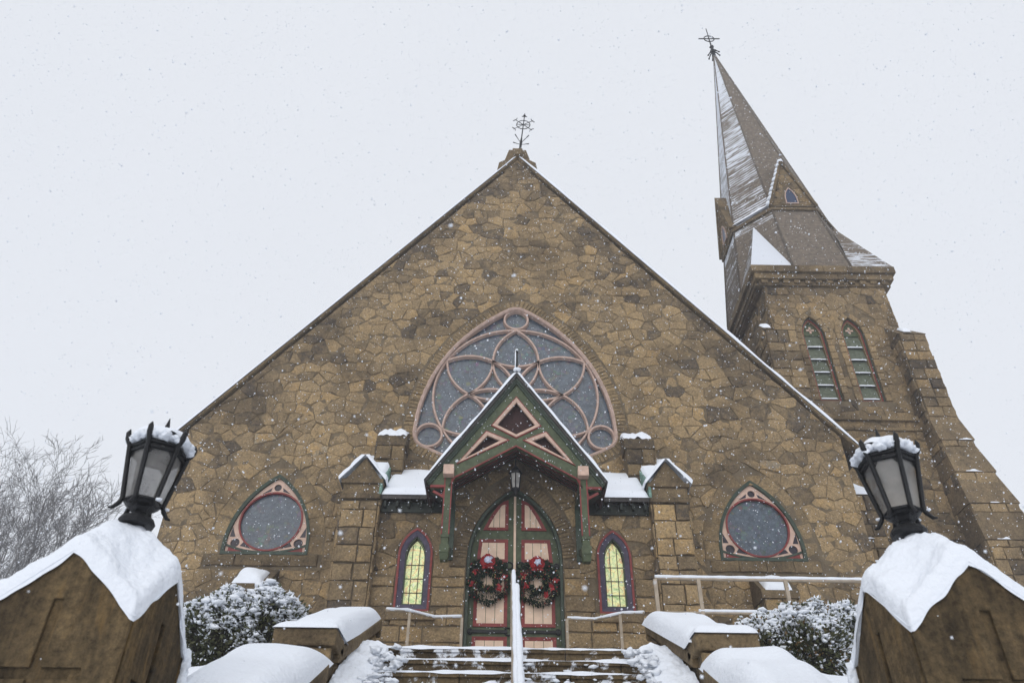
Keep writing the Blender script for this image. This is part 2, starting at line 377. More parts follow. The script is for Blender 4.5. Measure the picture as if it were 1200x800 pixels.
def put_stone(mb, poly, F, proud, tint, gap=.014, rough=.035):
    poly = ccw(poly)
    if len(poly) < 3 or area(poly) < .006: return
    inner = grow(poly, -gap)
    if area(inner) < .004: return
    jag = []
    for i in range(len(inner)):
        a, b = inner[i], inner[(i + 1) % len(inner)]; L = math.dist(a, b); jag.append(a)
        if L > .16:
            nx, ny = (b[1] - a[1]) / L, -(b[0] - a[0]) / L
            for t in ((.5,) if L < .3 else (.33, .67)):
                t += random.uniform(-.1, .1); o = random.uniform(-.02, .008) * min(1, L * 2.5); jag.append((a[0] + (b[0] - a[0]) * t + nx * o, a[1] + (b[1] - a[1]) * t + ny * o))
    inner = jag
    c = (sum(p[0] for p in inner) / len(inner), sum(p[1] for p in inner) / len(inner))
    sz = math.sqrt(area(inner)); bev = min(.026, .055 * sz) * random.uniform(.6, 1.2)
    top = [(p[0] + (c[0] - p[0]) * bev / max(.06, math.dist(p, c)), p[1] + (c[1] - p[1]) * bev / max(.06, math.dist(p, c))) for p in inner]
    n = len(inner); tx, tz = random.uniform(-.06, .06), random.uniform(-.06, .06)
    vs = [F(p[0], p[1], -.004) for p in inner]
    vs += [F(p[0], p[1], proud * .7 + random.uniform(-.3, .3) * rough * .3) for p in inner]
    vs += [F(p[0], p[1], proud + (p[0] - c[0]) * tx + (p[1] - c[1]) * tz + random.uniform(-.4, .4) * rough) for p in top]
    cc = (c[0] + random.uniform(-.12, .12) * sz, c[1] + random.uniform(-.12, .12) * sz)
    vs.append(F(cc[0], cc[1], proud + random.uniform(.1, 1.0) * rough))
    fs = []
    for i in range(n):
        j = (i + 1) % n
        fs += [(i, j, n + j, n + i), (n + i, n + j, 2 * n + j, 2 * n + i), (2 * n + i, 2 * n + j, 3 * n)]
    mb.add(vs, fs, tint=tint)

def tint_of(dark=.12):
    r = random.random()
    if r < dark: return random.uniform(.0, .26)
    return min(1, max(0, random.gauss(.58, .13)))

def rubble(mb, outline, F, sx=.5, sz=.4, holes=(), dark=.12, gap=.005, proud=(.0, .032), rough=.045, edge_dark=None):
    """random rubble walling: one bevelled, tilted, rock-faced stone per Voronoi cell"""
    outline = ccw(outline); holes = [ccw(h) for h in holes]
    x0 = min(p[0] for p in outline); x1 = max(p[0] for p in outline); z0 = min(p[1] for p in outline); z1 = max(p[1] for p in outline)
    seeds = []; nz_ = int((z1 - z0) / sz) + 3; nx_ = int((x1 - x0) / sx) + 3
    for j in range(-1, nz_):
        for i in range(-1, nx_):
            if random.random() < .1: continue
            seeds.append((x0 + (i + .5 * (j % 2) + random.uniform(-.36, .36)) * sx, z0 + (j + random.uniform(-.3, .3)) * sz))
            if random.random() < .13: seeds.append((seeds[-1][0] + random.uniform(.3, .45) * sx, seeds[-1][1] + random.uniform(-.3, .3) * sz))
    seeds = [s for s in seeds if inside(outline, s, .25) and not any(inside(h, s) for h in holes)]
    cell = {}; G = max(sx, sz) * 1.5
    for k, s in enumerate(seeds): cell.setdefault((int(s[0] // G), int(s[1] // G)), []).append(k)
    asp = sx / sz
    for k, s in enumerate(seeds):
        poly = [(s[0] - 1.1 * sx, s[1] - 1.1 * sz), (s[0] + 1.1 * sx, s[1] - 1.1 * sz), (s[0] + 1.1 * sx, s[1] + 1.1 * sz), (s[0] - 1.1 * sx, s[1] + 1.1 * sz)]
        ci, cj = int(s[0] // G), int(s[1] // G)
        for a in (-2, -1, 0, 1, 2):
            for b in (-2, -1, 0, 1, 2):
                for q in cell.get((ci + a, cj + b), ()):
                    if q == k: continue
                    o = seeds[q]; d = (o[0] - s[0], (o[1] - s[1]) * asp * asp)
                    poly = clip(poly, ((s[0] + o[0]) / 2, (s[1] + o[1]) / 2), d)
                    if len(poly) < 3: break
        for i in range(len(outline)):
            a = outline[i]; b = outline[(i + 1) % len(outline)]
            if len(poly) >= 3: poly = clip(poly, a, (b[1] - a[1], -(b[0] - a[0])))
        for h in holes:
            if len(poly) >= 3 and min(math.dist(s, p) for p in h) < 2.5:
                p = nearest(h, s); poly = clip(poly, p, (p[0] - s[0], p[1] - s[1]))
        if len(poly) < 3: continue
        tn = tint_of(dark if edge_dark is None else edge_dark(s))
        put_stone(mb, poly, F, random.uniform(*proud), tn, gap, rough)

def coursed(mb, x0, x1, z0, z1, F, h=(.28, .48), w=(.4, .95), holes=(), dark=.12, proud=(.02, .06), rough=.035, gap=.012):
    z = z0; holes = [ccw(q) for q in holes]
    while z < z1 - .02:
        hh = random.uniform(*h)
        if z + hh > z1 - h[0] * .6: hh = z1 - z
        x = x0
        while x < x1 - .02:
            ww = random.uniform(*w)
            if x + ww > x1 - w[0] * .6: ww = x1 - x
            j = lambda: random.uniform(-.012, .012)
            poly = [(x, z + j() * (z > z0)), (x + ww, z + j() * (z > z0)), (x + ww, z + hh + j() * (z + hh < z1)), (x, z + hh + j() * (z + hh < z1))]
            s = (x + ww / 2, z + hh / 2); ok = True
            for q in holes:
                if inside(q, s): ok = False
                else:
                    p = nearest(q, s)
                    if len(poly) >= 3: poly = clip(poly, p, (p[0] - s[0], p[1] - s[1]))
            if ok and len(poly) >= 3: put_stone(mb, poly, F, random.uniform(*proud), tint_of(dark), gap, rough)
            x += ww
        z += hh

def plate(mb, outline, holes, F, n0, n1, tint=.5, snow=0, mi=0):
    """flat board with holes: front at n1, back at n0, closed edges"""
    outline = ccw(outline); holes = [ccw(h)[::-1] for h in holes]
    loops = [outline] + holes; pts = [p for l in loops for p in l]
    tri = tessellate_polygon([[Vector((p[0], p[1], 0)) for p in l] for l in loops])
    N = len(pts); vs = [F(p[0], p[1], n1) for p in pts] + [F(p[0], p[1], n0) for p in pts]; fs = []
    for t in tri:
        a, b, c = t
        ar = (pts[b][0] - pts[a][0]) * (pts[c][1] - pts[a][1]) - (pts[c][0] - pts[a][0]) * (pts[b][1] - pts[a][1])
        if abs(ar) < 1e-10: continue
        if ar < 0: a, c = c, a
        fs.append((a, b, c)); fs.append((N + c, N + b, N + a))
    o = 0
    for l in loops:
        for i in range(len(l)):
            j = (i + 1) % len(l); fs.append((o + i, N + o + i, N + o + j, o + j))
        o += len(l)
    mb.add(vs, fs, tint=tint, snow=snow, mi=mi)

def voussoirs(mb, path, F, w, thin, n0=-.05, n1=.05, tint=lambda: random.uniform(.42, .7), gap=.008, closed=False, inner=0.0):
    """ring of stones outside a ccw path (left to right order irrelevant: outward = right of travel)"""
    P = [Vector(p) for p in path]; L = [0]
    if closed: P.append(P[0])
    for i in range(1, len(P)): L.append(L[-1] + (P[i] - P[i - 1]).length)
    tot = L[-1]; n = max(1, round(tot / thin)); cuts = [tot * i / n for i in range(n + 1)]
    def at(s):
        for i in range(1, len(P)):
            if s <= L[i] + 1e-9:
                d = (P[i] - P[i - 1]).normalized(); q = P[i - 1] + d * (s - L[i - 1]); return q, Vector((d.y, -d.x))
        d = (P[-1] - P[-2]).normalized(); return P[-1], Vector((d.y, -d.x))
    for i in range(n):
        a, na = at(cuts[i] + gap / 2); b, nb = at(cuts[i + 1] - gap / 2)
        ww = w * random.uniform(.88, 1.06)
        poly = [a + na * inner, b + nb * inner, b + nb * ww, a + na * ww]
        put_stone(mb, [(p.x, p.y) for p in poly], F, n1 + random.uniform(-.012, .012), tint(), .004, .015)

def snow_on(mb, fn, nu, nv, T, edge=.18, nsc=3.0, amp=.35, seed=0, N=Vector((0, 0, 1)), droop=0.0, ev=None):
    """a rounded snow layer over the surface fn(u,v); its rim curves down onto the surface"""
    def prof(a, edge=edge):
        e = min(a, 1 - a) / edge
        return 1 if e >= 1 else math.sqrt(max(0, 1 - (1 - e) ** 2))
    def g(u, v):
        p = Vector(fn(u, v)); k = prof(u) * prof(v, ev or edge)
        t = T * k * (1 + amp * noise.noise(p * nsc + Vector((seed, 0, 0)))) - droop * (1 - k)
        return p + N * t
    mb.grid(g, nu, nv)

# ================================================================== GROUND
def lerp_tab(tab, x):
    if x <= tab[0][0]: return tab[0][1]
    for (a, b), (c, d) in zip(tab, tab[1:]):
        if x <= c: return b + (d - b) * (x - a) / (c - a)
    return tab[-1][1]
AX = -.1                                     # axis of the stair
SIDE = [(-60, 0), (-17.6, 0), (-16, .5), (-14.6, 1.9), (-13.4, 3.12), (-12.4, 3.6), (-11, 3.86), (-9, 4.3), (-5.5, 5.7), (-3, 6.1), (200, 6.1)]
MID = [(-60, 0), (-17.7, -.05), (-17.4, -.3), (-11.5, 3.6), (-11.4, 3.9), (-7.2, 3.9), (-3.2, 5.8), (-3, 6.0), (200, 6.0)]
def ground_z(x, y):
    d = abs(x - AX); k = min(1, max(0, (d - 2.2) / .25)); s = lerp_tab(SIDE, y)
    if x < -30: s += (-30 - x) * .1 * min(1, max(0, (y + 10) / 40))
    m = lerp_tab(MID, y)
    z = m + (s - m) * k
    if k > 0: z += .05 * noise.noise(Vector((x * .7, y * .7, 0))) * k
    if k > 0 and -13.6 < y < -10: z += .17 * math.exp(-((d - 2.45) / .35) ** 2) * math.exp(-((y + 12.7) / .5) ** 2)
    return z
def axis_pts(fine, coarse):
    out = []; x = fine[0]
    while x <= fine[1] + 1e-6: out.append(x); x += fine[2]
    lo = [fine[0] - c for c in coarse][::-1]; return lo + out + [fine[1] + c for c in coarse]
gx = axis_pts((-12, 12, .2), (1, 3, 6, 12, 25, 50, 100, 180, 320)); gy = axis_pts((-22, 0, .2), (1, 4, 10, 20, 40, 80, 160, 320))
g = MB(); g.v = [(x, y, ground_z(x, y)) for y in gy for x in gx]; nx = len(gx)
for j in range(len(gy) - 1):
    for i in range(nx - 1):
        g.f.append([j * nx + i, j * nx + i + 1, (j + 1) * nx + i + 1, (j + 1) * nx + i]); g.t.append(.5); g.s.append(1); g.m.append(0); g.sm.append(True)
struct(g.build('ground', M['softsnow']), 'snow covered ground rising towards the church')

# ---- stair, terrace, upper stair
st = MB(); NS = 20; RZ, TR = .2, .3; Y0 = -11.5; Z0 = 4.06; XL, XR = AX - 1.6, AX + 1.6
def stair_z(y): return Z0 + (y - Y0) * RZ / TR
for i in range(NS):
    zt = Z0 - i * RZ; yf = Y0 - i * TR
    nb_ = 3 + i % 2; xs = [XL] + [XL + 3.2 * (k + .5 * (i % 2)) / 3 for k in range(1, 3)] + [XR]
    for a, b in zip(xs, xs[1:]):
        st.box(a + .004, b - .004, yf, yf + TR + .06, zt - RZ + .002 * (i % 3), zt, tint=random.uniform(.25, .7))
        st.box(a + .002, b - .002, yf - .025, yf + .05, zt - .045, zt + .003, tint=random.uniform(.3, .7))
struct(st.build('stone_steps', M['step'], bevel=.008), 'brown stone steps climbing to the church, dusted with snow')
te = MB(); te.box(-3.2, 3.0, -11.2, -7.0, 3.7, 4.05, tint=.4); te.box(-2.9, 2.7, -3.25, -1.35, 5.5, 6.35, tint=.4)
struct(te.build('terrace', M['step']), 'paved terrace between the two flights')
us = MB()
for i in range(13):
    zt = 6.35 - (i + 1) * .173; yf = -3.25 - (i + 1) * .29; us.box(-2.6, 2.4, yf, yf + .36, zt - .25, zt, tint=random.uniform(.3, .6))
struct(us.build('upper_steps', M['step'], bevel=.008), 'second flight of stone steps up to the church doors')

# ================================================================== CHURCH
church = thing('church', 'tan rubble stone church with a steep gable, rose window and green double doors', 'church', (0, 0, 6))
OVR = ccw([(-9.62, 5.5), (9.62, 5.5), (9.62, 13.55), (0, 25.85), (-9.62, 13.55)])
# rose outline (rounded Reuleaux)
c1, c2, c3 = (-2.56, 13.52), (2.56, 13.52), (0, 17.95); RS = 5.12
def reuleaux(off, n=18):
    out = []
    for (ctr, a0, a1), (cor, b0, b1) in zip((((-2.56, 13.52), 0, 60), ((2.56, 13.52), 120, 180), ((0, 17.95), 240, 300)), ((c3, 60, 120), (c1, 180, 240), (c2, 300, 360))):
        out += arc(ctr, RS + off, a0, a1, n)
        if off > .02: out += arc(cor, off, b0, b1, 8)[1:-1]
    return out
rose_out = reuleaux(.46)
WX, WH = 6.67, 1.15
side_out = {s: arch(s * WX, WH, 9.75, 10.0, 12.1, 14) for s in (-1, 1)}
holes0 = [rose_out] + list(side_out.values())
wall = MB(); plate(wall, OVR, [grow(h, .02) for h in holes0], FR(0), -.6, 0, tint=.3)
fw_ = wall.build('facade_wall', M['mortar'], church)
def ed(s):
    dl = (25.85 - s[1]) - abs(s[0]) * 12.3 / 9.62
    b = .11
    if dl < 1.2 and s[1] > 13: b = .72
    elif dl < 2.4: b = .28
    if s[1] > 24: b = .6
    if math.hypot(s[0], s[1] - 15.1) < 4.3: b = max(b, .3)
    if 12.9 < s[1] < 14 and abs(s[0]) > 8.5: b = .5
    return b
rb = MB(); rubble(rb, OVR, FR(0), .47, .37, [grow(rose_out, .36), grow(side_out[-1], .42), grow(side_out[1], .42)], edge_dark=ed)
rb.build('rubble_facing', M['rubble'], fw_)
lw = MB(); lw.box(-9.62, -9.3, .6, 36, 5.5, 13.6, tint=.4); rubble(lw, [(-36, 5.5), (-.2, 5.5), (-.2, 13.5), (-36, 13.5)], FX(-9.62), .6, .45); lw.box(9.3, 9.6, .6, 36, 5.5, 13.6, tint=.4)
lw.build('side_wall', M['rubble'], church)
vr = MB()
voussoirs(vr, [p for p in rose_out], FR(0), .3, .12, n1=.022, closed=True, inner=.0)
vr.build('rose_arch_ring', M['dressed'], fw_)
for s in (-1, 1):
    v2 = MB(); o_ = side_out[s]; voussoirs(v2, o_[1:] + [o_[0]], FR(0), .45, .52, n1=.008)
    v2.build('window_arch_ring', M['dressed'], fw_)
    v3 = MB()
    for k in range(4):
        put_stone(v3, [(s * WX - 1.45 + k * .73, 9.42), (s * WX - 1.45 + (k + 1) * .73, 9.42), (s * WX - 1.45 + (k + 1) * .73, 9.735), (s * WX - 1.45 + k * .73, 9.735)], FR(0), .05, random.uniform(.25, .4), .003, .02)
    v3.build('window_sill', M['dark_stone'], fw_)
# gable coping
for s in (-1, 1):
    cp = MB(); n = 17; A = Vector((s * 10.05, 13.2)); B = Vector((0, 26.05)); d = (B - A) / n; nn = Vector((-d.y, d.x)).normalized() * (1 if s < 0 else -1)
    for i in range(n):
        a = A + d * i + d * .006; b = A + d * (i + 1) - d * .006; t = random.uniform(.1, .5)
        cp.xz(ccw([tuple(a - nn * .02), tuple(b - nn * .02), tuple(b), tuple(a)]), -.035, .5, tint=t)
        cp.xz(ccw([tuple(a + nn * .004), tuple(b + nn * .004), tuple(b + nn * .07), tuple(a + nn * .07)]), -.06, .55, tint=t + .15)
    co = cp.build('gable_coping', M['dark_stone'], church, bevel=.015)
    sn = MB(); a = A + nn * .07; b = B + nn * .07
    def fs_(u, v, a=a, b=b):
        p = a + (b - a) * u; return (p.x, -.1 + (0, .004, .012, .03, .08, .2, .5, .8, 1)[round(v * 8)] * .86, p.y)
    snow_on(sn, fs_, 220, 8, .07 if s > 0 else .042, .02, 1.3, .8, s * 3, Vector((nn.x, 0, nn.y)), droop=.01, ev=.25)
    sn.build('snow_strip', M['snow'], co)
# apex stone and nave roof
ap = MB(); ap.xz([(-.8, 25.3), (.8, 25.3), (.72, 25.85), (.5, 26.0), (.34, 26.62), (-.34, 26.62), (-.5, 26.0), (-.72, 25.85)], .02, .75, tint=.3)
ap.xz([(-.13, 26.08), (.13, 26.08), (.2, 26.42), (-.2, 26.42)], -.22, -.0, tint=.35)
ap.build('apex_stone', M['dark_stone'], church, bevel=.02)
rf = MB()
for s in (-1, 1):
    rf.hull([(s * 10.15, .56, 13.05), (s * 10.15, 36, 13.05), (0, 36, 26.0), (0, .56, 26.0)], [(s * 10.15, .56, 13.2), (s * 10.15, 36, 13.2), (0, 36, 26.15), (0, .56, 26.15)], tint=.3)
nave = rf.build('nave_roof', M['slate'], church)
# iron cross on the gable
ic = MB(); base = Vector((.06, .3, 26.45)); tip = Vector((.3, .3, 29.35)); dv = (tip - base).normalized(); px_ = Vector((dv.z, 0, -dv.x))
ic.tube([base, base + dv * 1.0, base + dv * 1.3, tip], [.035, .055, .026, .016], 8)
ctr = base + dv * 2.15
ic.tube([ctr + px_ * .28 * math.cos(a) + dv * .28 * math.sin(a) for a in [2 * PI * k / 20 for k in range(20)]], .018, 6, closed=True)
for a in (40, 140, 220, 320, 90, 0, 180, 270):
    e = ctr + (px_ * math.cos(math.radians(a)) + dv * math.sin(math.radians(a))) * (.5 if a in (40, 140, 220, 320) else .28)
    ic.tube([ctr, e], .016, 6)
    if a in (40, 140, 220, 320):
        for q in (-28, 28): ic.tube([ctr + (e - ctr) * .86, ctr + (px_ * math.cos(math.radians(a + q * .5)) + dv * math.sin(math.radians(a + q * .5))) * .5], [.01, .02], 6)
for z_, a_, l_ in ((.95, 62, .6), (.95, 118, .6), (.85, 15, .34), (.85, 160, .34)):
    s0 = base + dv * z_; d_ = px_ * math.cos(math.radians(a_)) + dv * math.sin(math.radians(a_))
    ic.tube([s0, s0 + d_ * l_ * .5, s0 + d_ * l_], [.01, .014, .024], 6)
for z_ in (.25, .6, .9, 2.75): ic.blob(base + dv * z_, .06, (1, 1, .8), .3)
ic.tube([base + dv * 2.7 - px_ * .11, base + dv * 2.7 + px_ * .11], .018, 6)
ic.build('gable_cross', M['iron'], church)

# ---- rose window
prof = lambda w, d0, d1: [(-w, d0), (-w * .55, d1), (w * .55, d1), (w, d0)]
rw = MB(); rw.strip(rose_out, [(-.02, -.28), (-.02, .02), (.025, .045), (.08, .0), (.08, -.28)], closed=True)
rose = rw.build('rose_window', M['rose_trim'], church)
O = (0, 15.0); a_ = 1.45
def pol(r, deg): return (O[0] + r * math.cos(math.radians(deg)), O[1] + r * math.sin(math.radians(deg)))
tip6 = [pol(a_ * math.sqrt(3), 90 + 60 * k) for k in range(6)]; hexv = [pol(a_, 120 + 60 * k) for k in range(6)]
tr = MB(); TP = prof(.047, -.22, -.06); sg = a_ * (1 - math.cos(math.radians(30)))
def put(path, p=TP): tr.strip(path, p)
for k in range(6):
    T = tip6[k]; A = hexv[(k - 1) % 6]; B = hexv[k]
    for p, q in ((T, A), (A, B), (B, T)): put(bulge(p, q, sg))
    put(bulge(O, B, sg)); put(bulge(B, O, sg))
    N_ = tip6[(k + 1) % 6]; put(bulge(N_, T, .36 if k in (0, 2, 4, 1, 3, 5) else .3), prof(.046, -.22, -.07))
for c in (c1, c2, c3): tr.strip(circle(c, .385, 36), prof(.05, -.22, -.05), closed=True)
tr.build('tracery', M['rose_trim'], rose)
gl = MB(); plate(gl, reuleaux(.42), [], FR(0), -.4, -.2); ld = gl
for k in range(6):
    c = pol(1.68, 90 + 60 * k)
    for q in (0, 90): 
        dx, dz = .17 * math.cos(math.radians(q)), .17 * math.sin(math.radians(q)); ld.strip([(c[0] - dx, c[1] - dz), (c[0] + dx, c[1] + dz)], [(-.014, -.2), (0, -.18), (.014, -.2)], mi=1)
for c in (c1, c2, c3):
    for q in (0, 90):
        dx, dz = .13 * math.cos(math.radians(q)), .13 * math.sin(math.radians(q)); ld.strip([(c[0] - dx, c[1] - dz), (c[0] + dx, c[1] + dz)], [(-.016, -.2), (0, -.18), (.016, -.2)], mi=1)
gl.build('glass', [M['glass'], mat('grey_lead', (.2, .22, .25), .6)], rose)

# ---- side windows
for s in (-1, 1):
    cx = s * WX; cz = 10.72; o_ = side_out[s]
    w = MB(); w.strip(o_, [(-.01, -.3), (-.01, .03), (.075, .01), (.075, -.3)], closed=True)
    sw = w.build('side_window', M['dkgreen'], church)
    inner = grow(o_, -.08); big = circle((cx, cz), .862, 48)
    smalls = [((cx, 11.73), .105), ((cx - .85, 10.09), .125), ((cx + .85, 10.09), .125)]
    # board with circular light, three roundels and six spandrels
    hol = [big] + [circle(c, r, 20) for c, r in smalls]
    def tri_hole(p, q, r): return [p, q, r]
    hol += [[(cx - .12, 11.64 - .05), (cx - .19, 11.5), (cx - .42, 11.44), ], [(cx + .12, 11.59), (cx + .42, 11.44), (cx + .19, 11.5)]]
    hol += [[(cx - .93, 10.27), (cx - .82, 10.29), (cx - .98, 10.62)], [(cx + .93, 10.27), (cx + .98, 10.62), (cx + .82, 10.29)]]
    hol = hol[:4]
    br = MB(); plate(br, inner, hol, FR(0), -.2, -.06); br.build('window_board', M['salmon'], sw)
    dk = MB()
    for c, r in smalls:
        dk = MB(); plate(dk, circle(c, r + .01, 20), [], FR(0), -.2, -.1); dk.build('roundel_light', M['darkglass'], sw)
    for m_ in (-1, 1):                   # dark pierced spandrels set in the board
        for tri in ([(.15, 11.72), (.4, 11.53), (.17, 11.61)], [(1.0, 10.55), (1.02, 10.26), (.87, 10.26)], [(.7, 10.0), (.4, 9.93), (.62, 10.11)]):
            dk = MB(); plate(dk, [(cx + m_ * x, z) for x, z in tri], [], FR(0), -.2, -.052); dk.build('spandrel_light', M['darkglass'], sw)
    rd = MB(); rd.strip(big, [(-.005, -.2), (-.005, -.03), (.04, -.03), (.04, -.2)], closed=True)
    rd.build('red_trim', M['red'], sw)
    for m_ in (-1, 1):
        rd = MB(); plate(rd, [(cx + m_ * 1.0, 9.85), (cx + m_ * .99, 9.97), (cx + m_ * .6, 9.85)], [], FR(0), -.2, -.05); rd.build('corner_panel', M['red'], sw)
    gb = MB(); gb.strip(bulge((cx - 1.08, 10.03), (cx + 1.08, 10.03), -.21, 20), [(-.028, -.2), (-.028, -.035), (.028, -.035), (.028, -.2)]); gb.build('green_band', M['dkgreen'], sw)
    gg = MB(); plate(gg, circle((cx, cz), .85, 40), [], FR(0), -.3, -.12); gg.build('round_glass', M['glass'], sw)

# ---- portal: projecting stone block with two lancets and the doors
PY = -1.3
door_o = arch(0, 1.19, 6.3, 9.2, 11.13, 12)
lan = {s: arch(s * 2.47, .42, 7.85, 9.25, 9.95, 10) for s in (-1, 1)}
po = [(-3.6, 5.9), (3.6, 5.9), (3.6, 10.6), (2.05, 10.6), (0.0, 13.2), (-2.05, 10.6), (-3.6, 10.6)]
pw = MB(); plate(pw, po, [grow(door_o, .01), grow(lan[-1], .01), grow(lan[1], .01)], FR(PY), -1.3, 0, tint=.3)
portal = pw.build('portal_wall', M['mortar'], church)
pr = MB()
rubble(pr, [(-3.55, 8.7), (3.55, 8.7), (3.55, 10.58), (-3.55, 10.58)], FR(PY), .5, .4, [grow(door_o, .4), grow(lan[-1], .03), grow(lan[1], .03)], dark=.18); rubble(pr, [(-2.0, 10.58), (2.0, 10.58), (0, 13.1)], FR(PY), .5, .4, [grow(door_o, .4)], dark=.18)
for s in (-1, 1):
    coursed(pr, min(s * 1.2, s * 3.55), max(s * 1.2, s * 3.55), 6.3, 8.7, FR(PY), (.36, .5), (.5, .95), [grow(lan[s], .03), grow(door_o, .02)], dark=.1)
for s in (-1, 1): coursed(pr, min(s * 1.21, s * 1.62), max(s * 1.21, s * 1.62), 8.7, 9.2, FR(PY), (.24, .26), (.4, .42))
pr.build('portal_facing', M['rubble'], portal)
va = MB(); voussoirs(va, door_o[2:], FR(PY), .33, .09, n1=.018, tint=lambda: random.uniform(.25, .5)); va.build('door_arch_ring', M['dressed'], portal)
for s in (-1, 1):
    # lancet window
    lf = MB(); lf.strip(lan[s], [(-.01, -.22), (-.01, .045), (.045, .045), (.045, -.22)], closed=True, F=lambda x, y, z: (x, y + PY, z))
    lo = lf.build('lancet_window', M['red'], church)
    l2 = MB(); l2.strip(grow(lan[s], -.05), [(-.0, -.22), (-.0, .03), (.115, -.01), (.115, -.22)], closed=True, F=lambda x, y, z: (x, y + PY, z)); l2.build('frame', M['purple'], lo)
    l3 = MB(); l3.strip(grow(lan[s], -.165), [(0, -.22), (0, -.03), (.03, -.03), (.03, -.22)], closed=True, F=lambda x, y, z: (x, y + PY, z)); l3.build('inner_frame', M['dkgreen'], lo)
    l4 = MB(); plate(l4, grow(lan[s], -.16), [], FR(PY), -.3, -.16); l4.build('stained_glass', M['stained'], lo)
    l5 = MB(); cx = s * 2.47; pl = [(-.008, -.18), (-.008, -.14), (.008, -.14), (.008, -.18)]
    for dx in (-.09, .09): l5.strip([(cx + dx, 8.0), (cx + dx, 9.55)], pl, F=lambda x, y, z: (x, y + PY, z))
    for z in (8.35, 8.7, 9.05): l5.strip([(cx - .25, z), (cx + .25, z)], pl, F=lambda x, y, z: (x, y + PY, z))
    l5.strip(bulge((cx - .22, 9.2), (cx + .03, 9.72), .07, 8), pl, F=lambda x, y, z: (x, y + PY, z)); l5.strip(bulge((cx - .03, 9.72), (cx + .22, 9.2), .07, 8), pl, F=lambda x, y, z: (x, y + PY, z))
    l5.build('leading', M['iron'], lo)
    # sill
    ls = MB(); put_stone(ls, [(cx - .6, 7.62), (cx + .6, 7.62), (cx + .6, 7.835), (cx - .6, 7.835)], FR(PY), .12, .4, .003, .015); ls.build('lancet_sill', M['dressed'], portal)

# portal buttresses with gabled tops, second stage above
for s in (-1, 1):
    x0, x1 = sorted((s * 3.5, s * 4.42)); by = -1.62; cx = (x0 + x1) / 2
    b = MB(); b.box(x0 + .02, x1 - .02, by + .02, 0, 5.9, 11.2, tint=.3)
    bt = b.build('portal_buttress', M['mortar'], church)
    k = MB(); coursed(k, x0, x1, 6.1, 10.55, FR(by), (.36, .5), (.42, .6), dark=.2)
    sf = FX(x0) if s < 0 else FXR(x1)
    u0, u1 = (.02, -by) if s < 0 else (by, -.02)
    coursed(k, u0, u1, 6.1, 11.1, sf, (.36, .5), (.45, .8), dark=.2)
    sg2 = FXR(x1) if s < 0 else FX(x0); u0, u1 = (by, PY) if s < 0 else (-PY, -by)
    coursed(k, u0, u1, 6.1, 10.8, sg2, (.36, .5), (.3, .4), dark=.2)
    k.build('ashlar_facing', M['rubble'], bt)
    c = MB(); c.box(x0 - .05, x1 + .05, by - .09, -.0, 10.58, 10.72, tint=.2); c.box(x0 - .02, x1 + .02, by - .05, 0, 10.72, 11.0, tint=.4); c.box(x0 - .08, x1 + .08, by - .12, 0, 11.0, 11.12, tint=.25)
    c.xz([(x0 - .02, 11.12), (x1 + .02, 11.12), (cx, 11.78)], by - .03, 0, tint=.3)
    c.yz([(by + .1, 11.12), (0, 11.12), (0, 12.75), (by + .1, 11.16)], x0 + .01, x1 - .01, tint=.3)
    c.build('gabled_cap', M['dark_stone'], bt, bevel=.012)
    # snow on the little gable roof: two slopes
    sn = MB()
    for q in (-1, 1):
        e = Vector((cx + q * .6, 0, 11.06)); r_ = Vector((cx, 0, 11.8)); nn = Vector((q * .74, 0, .6)).normalized()
        def ff(u, v, e=e, r_=r_): p = e + (r_ - e) * v; return (p.x, by - .17 + (0, .004, .01, .02, .05, .12, .3, .6, 1)[round(u * 8)] * 1.0, p.z)
        snow_on(sn, ff, 8, 16, .085, .03, 4, .7, q, nn, .0, ev=.12)
    snow_on(sn, lambda u, v: (x0 - .02 + u * (x1 - x0 + .04), by + .08 + v * 1.5, 11.16 + v * 1.53), 20, 24, .1, .12, 2, .3, s, Vector((0, -.7, .7)))
    sn.build('snow_cap', M['snow'], bt)
    # upper stage dying into the facade
    xa, xb = sorted((s * 3.12, s * 3.92)); u = MB(); yy = -.6
    u.box(xa + .02, xb - .02, yy + .02, 0, 10.8, 12.85, tint=.3); coursed(u, xa, xb, 11.5, 12.75, FR(yy), (.36, .5), (.36, .5), dark=.5)
    u.yz([(yy - .05, 12.75), (0, 12.75), (0, 13.5), (yy + .25, 13.3), (yy, 13.08)], xa - .03, xb + .03, tint=.12)
    coursed(u, *((.02, .6) if s < 0 else (-.6, -.02)), 11.2, 12.75, FX(xa) if s < 0 else FXR(xb), (.36, .5), (.3, .5), dark=.4)
    up = u.build('upper_stage', M['dark_stone'], bt)
    sn = MB(); sn.grid(lambda a, b_: (xa - .04 + a * (xb - xa + .06), yy + .0 + b_ * .55, 13.06 + .42 * b_ ** .8 + .13 * math.sqrt(max(0, 1 - (2 * a - 1) ** 4)) * (.5 + .9 * noise.noise(Vector((a * 5 + s * 9, b_ * 3, 2))) + .55 * min(1, b_ * 3)) - .03), 24, 12)
    sn.build('snow_clump', M['snow'], bt)
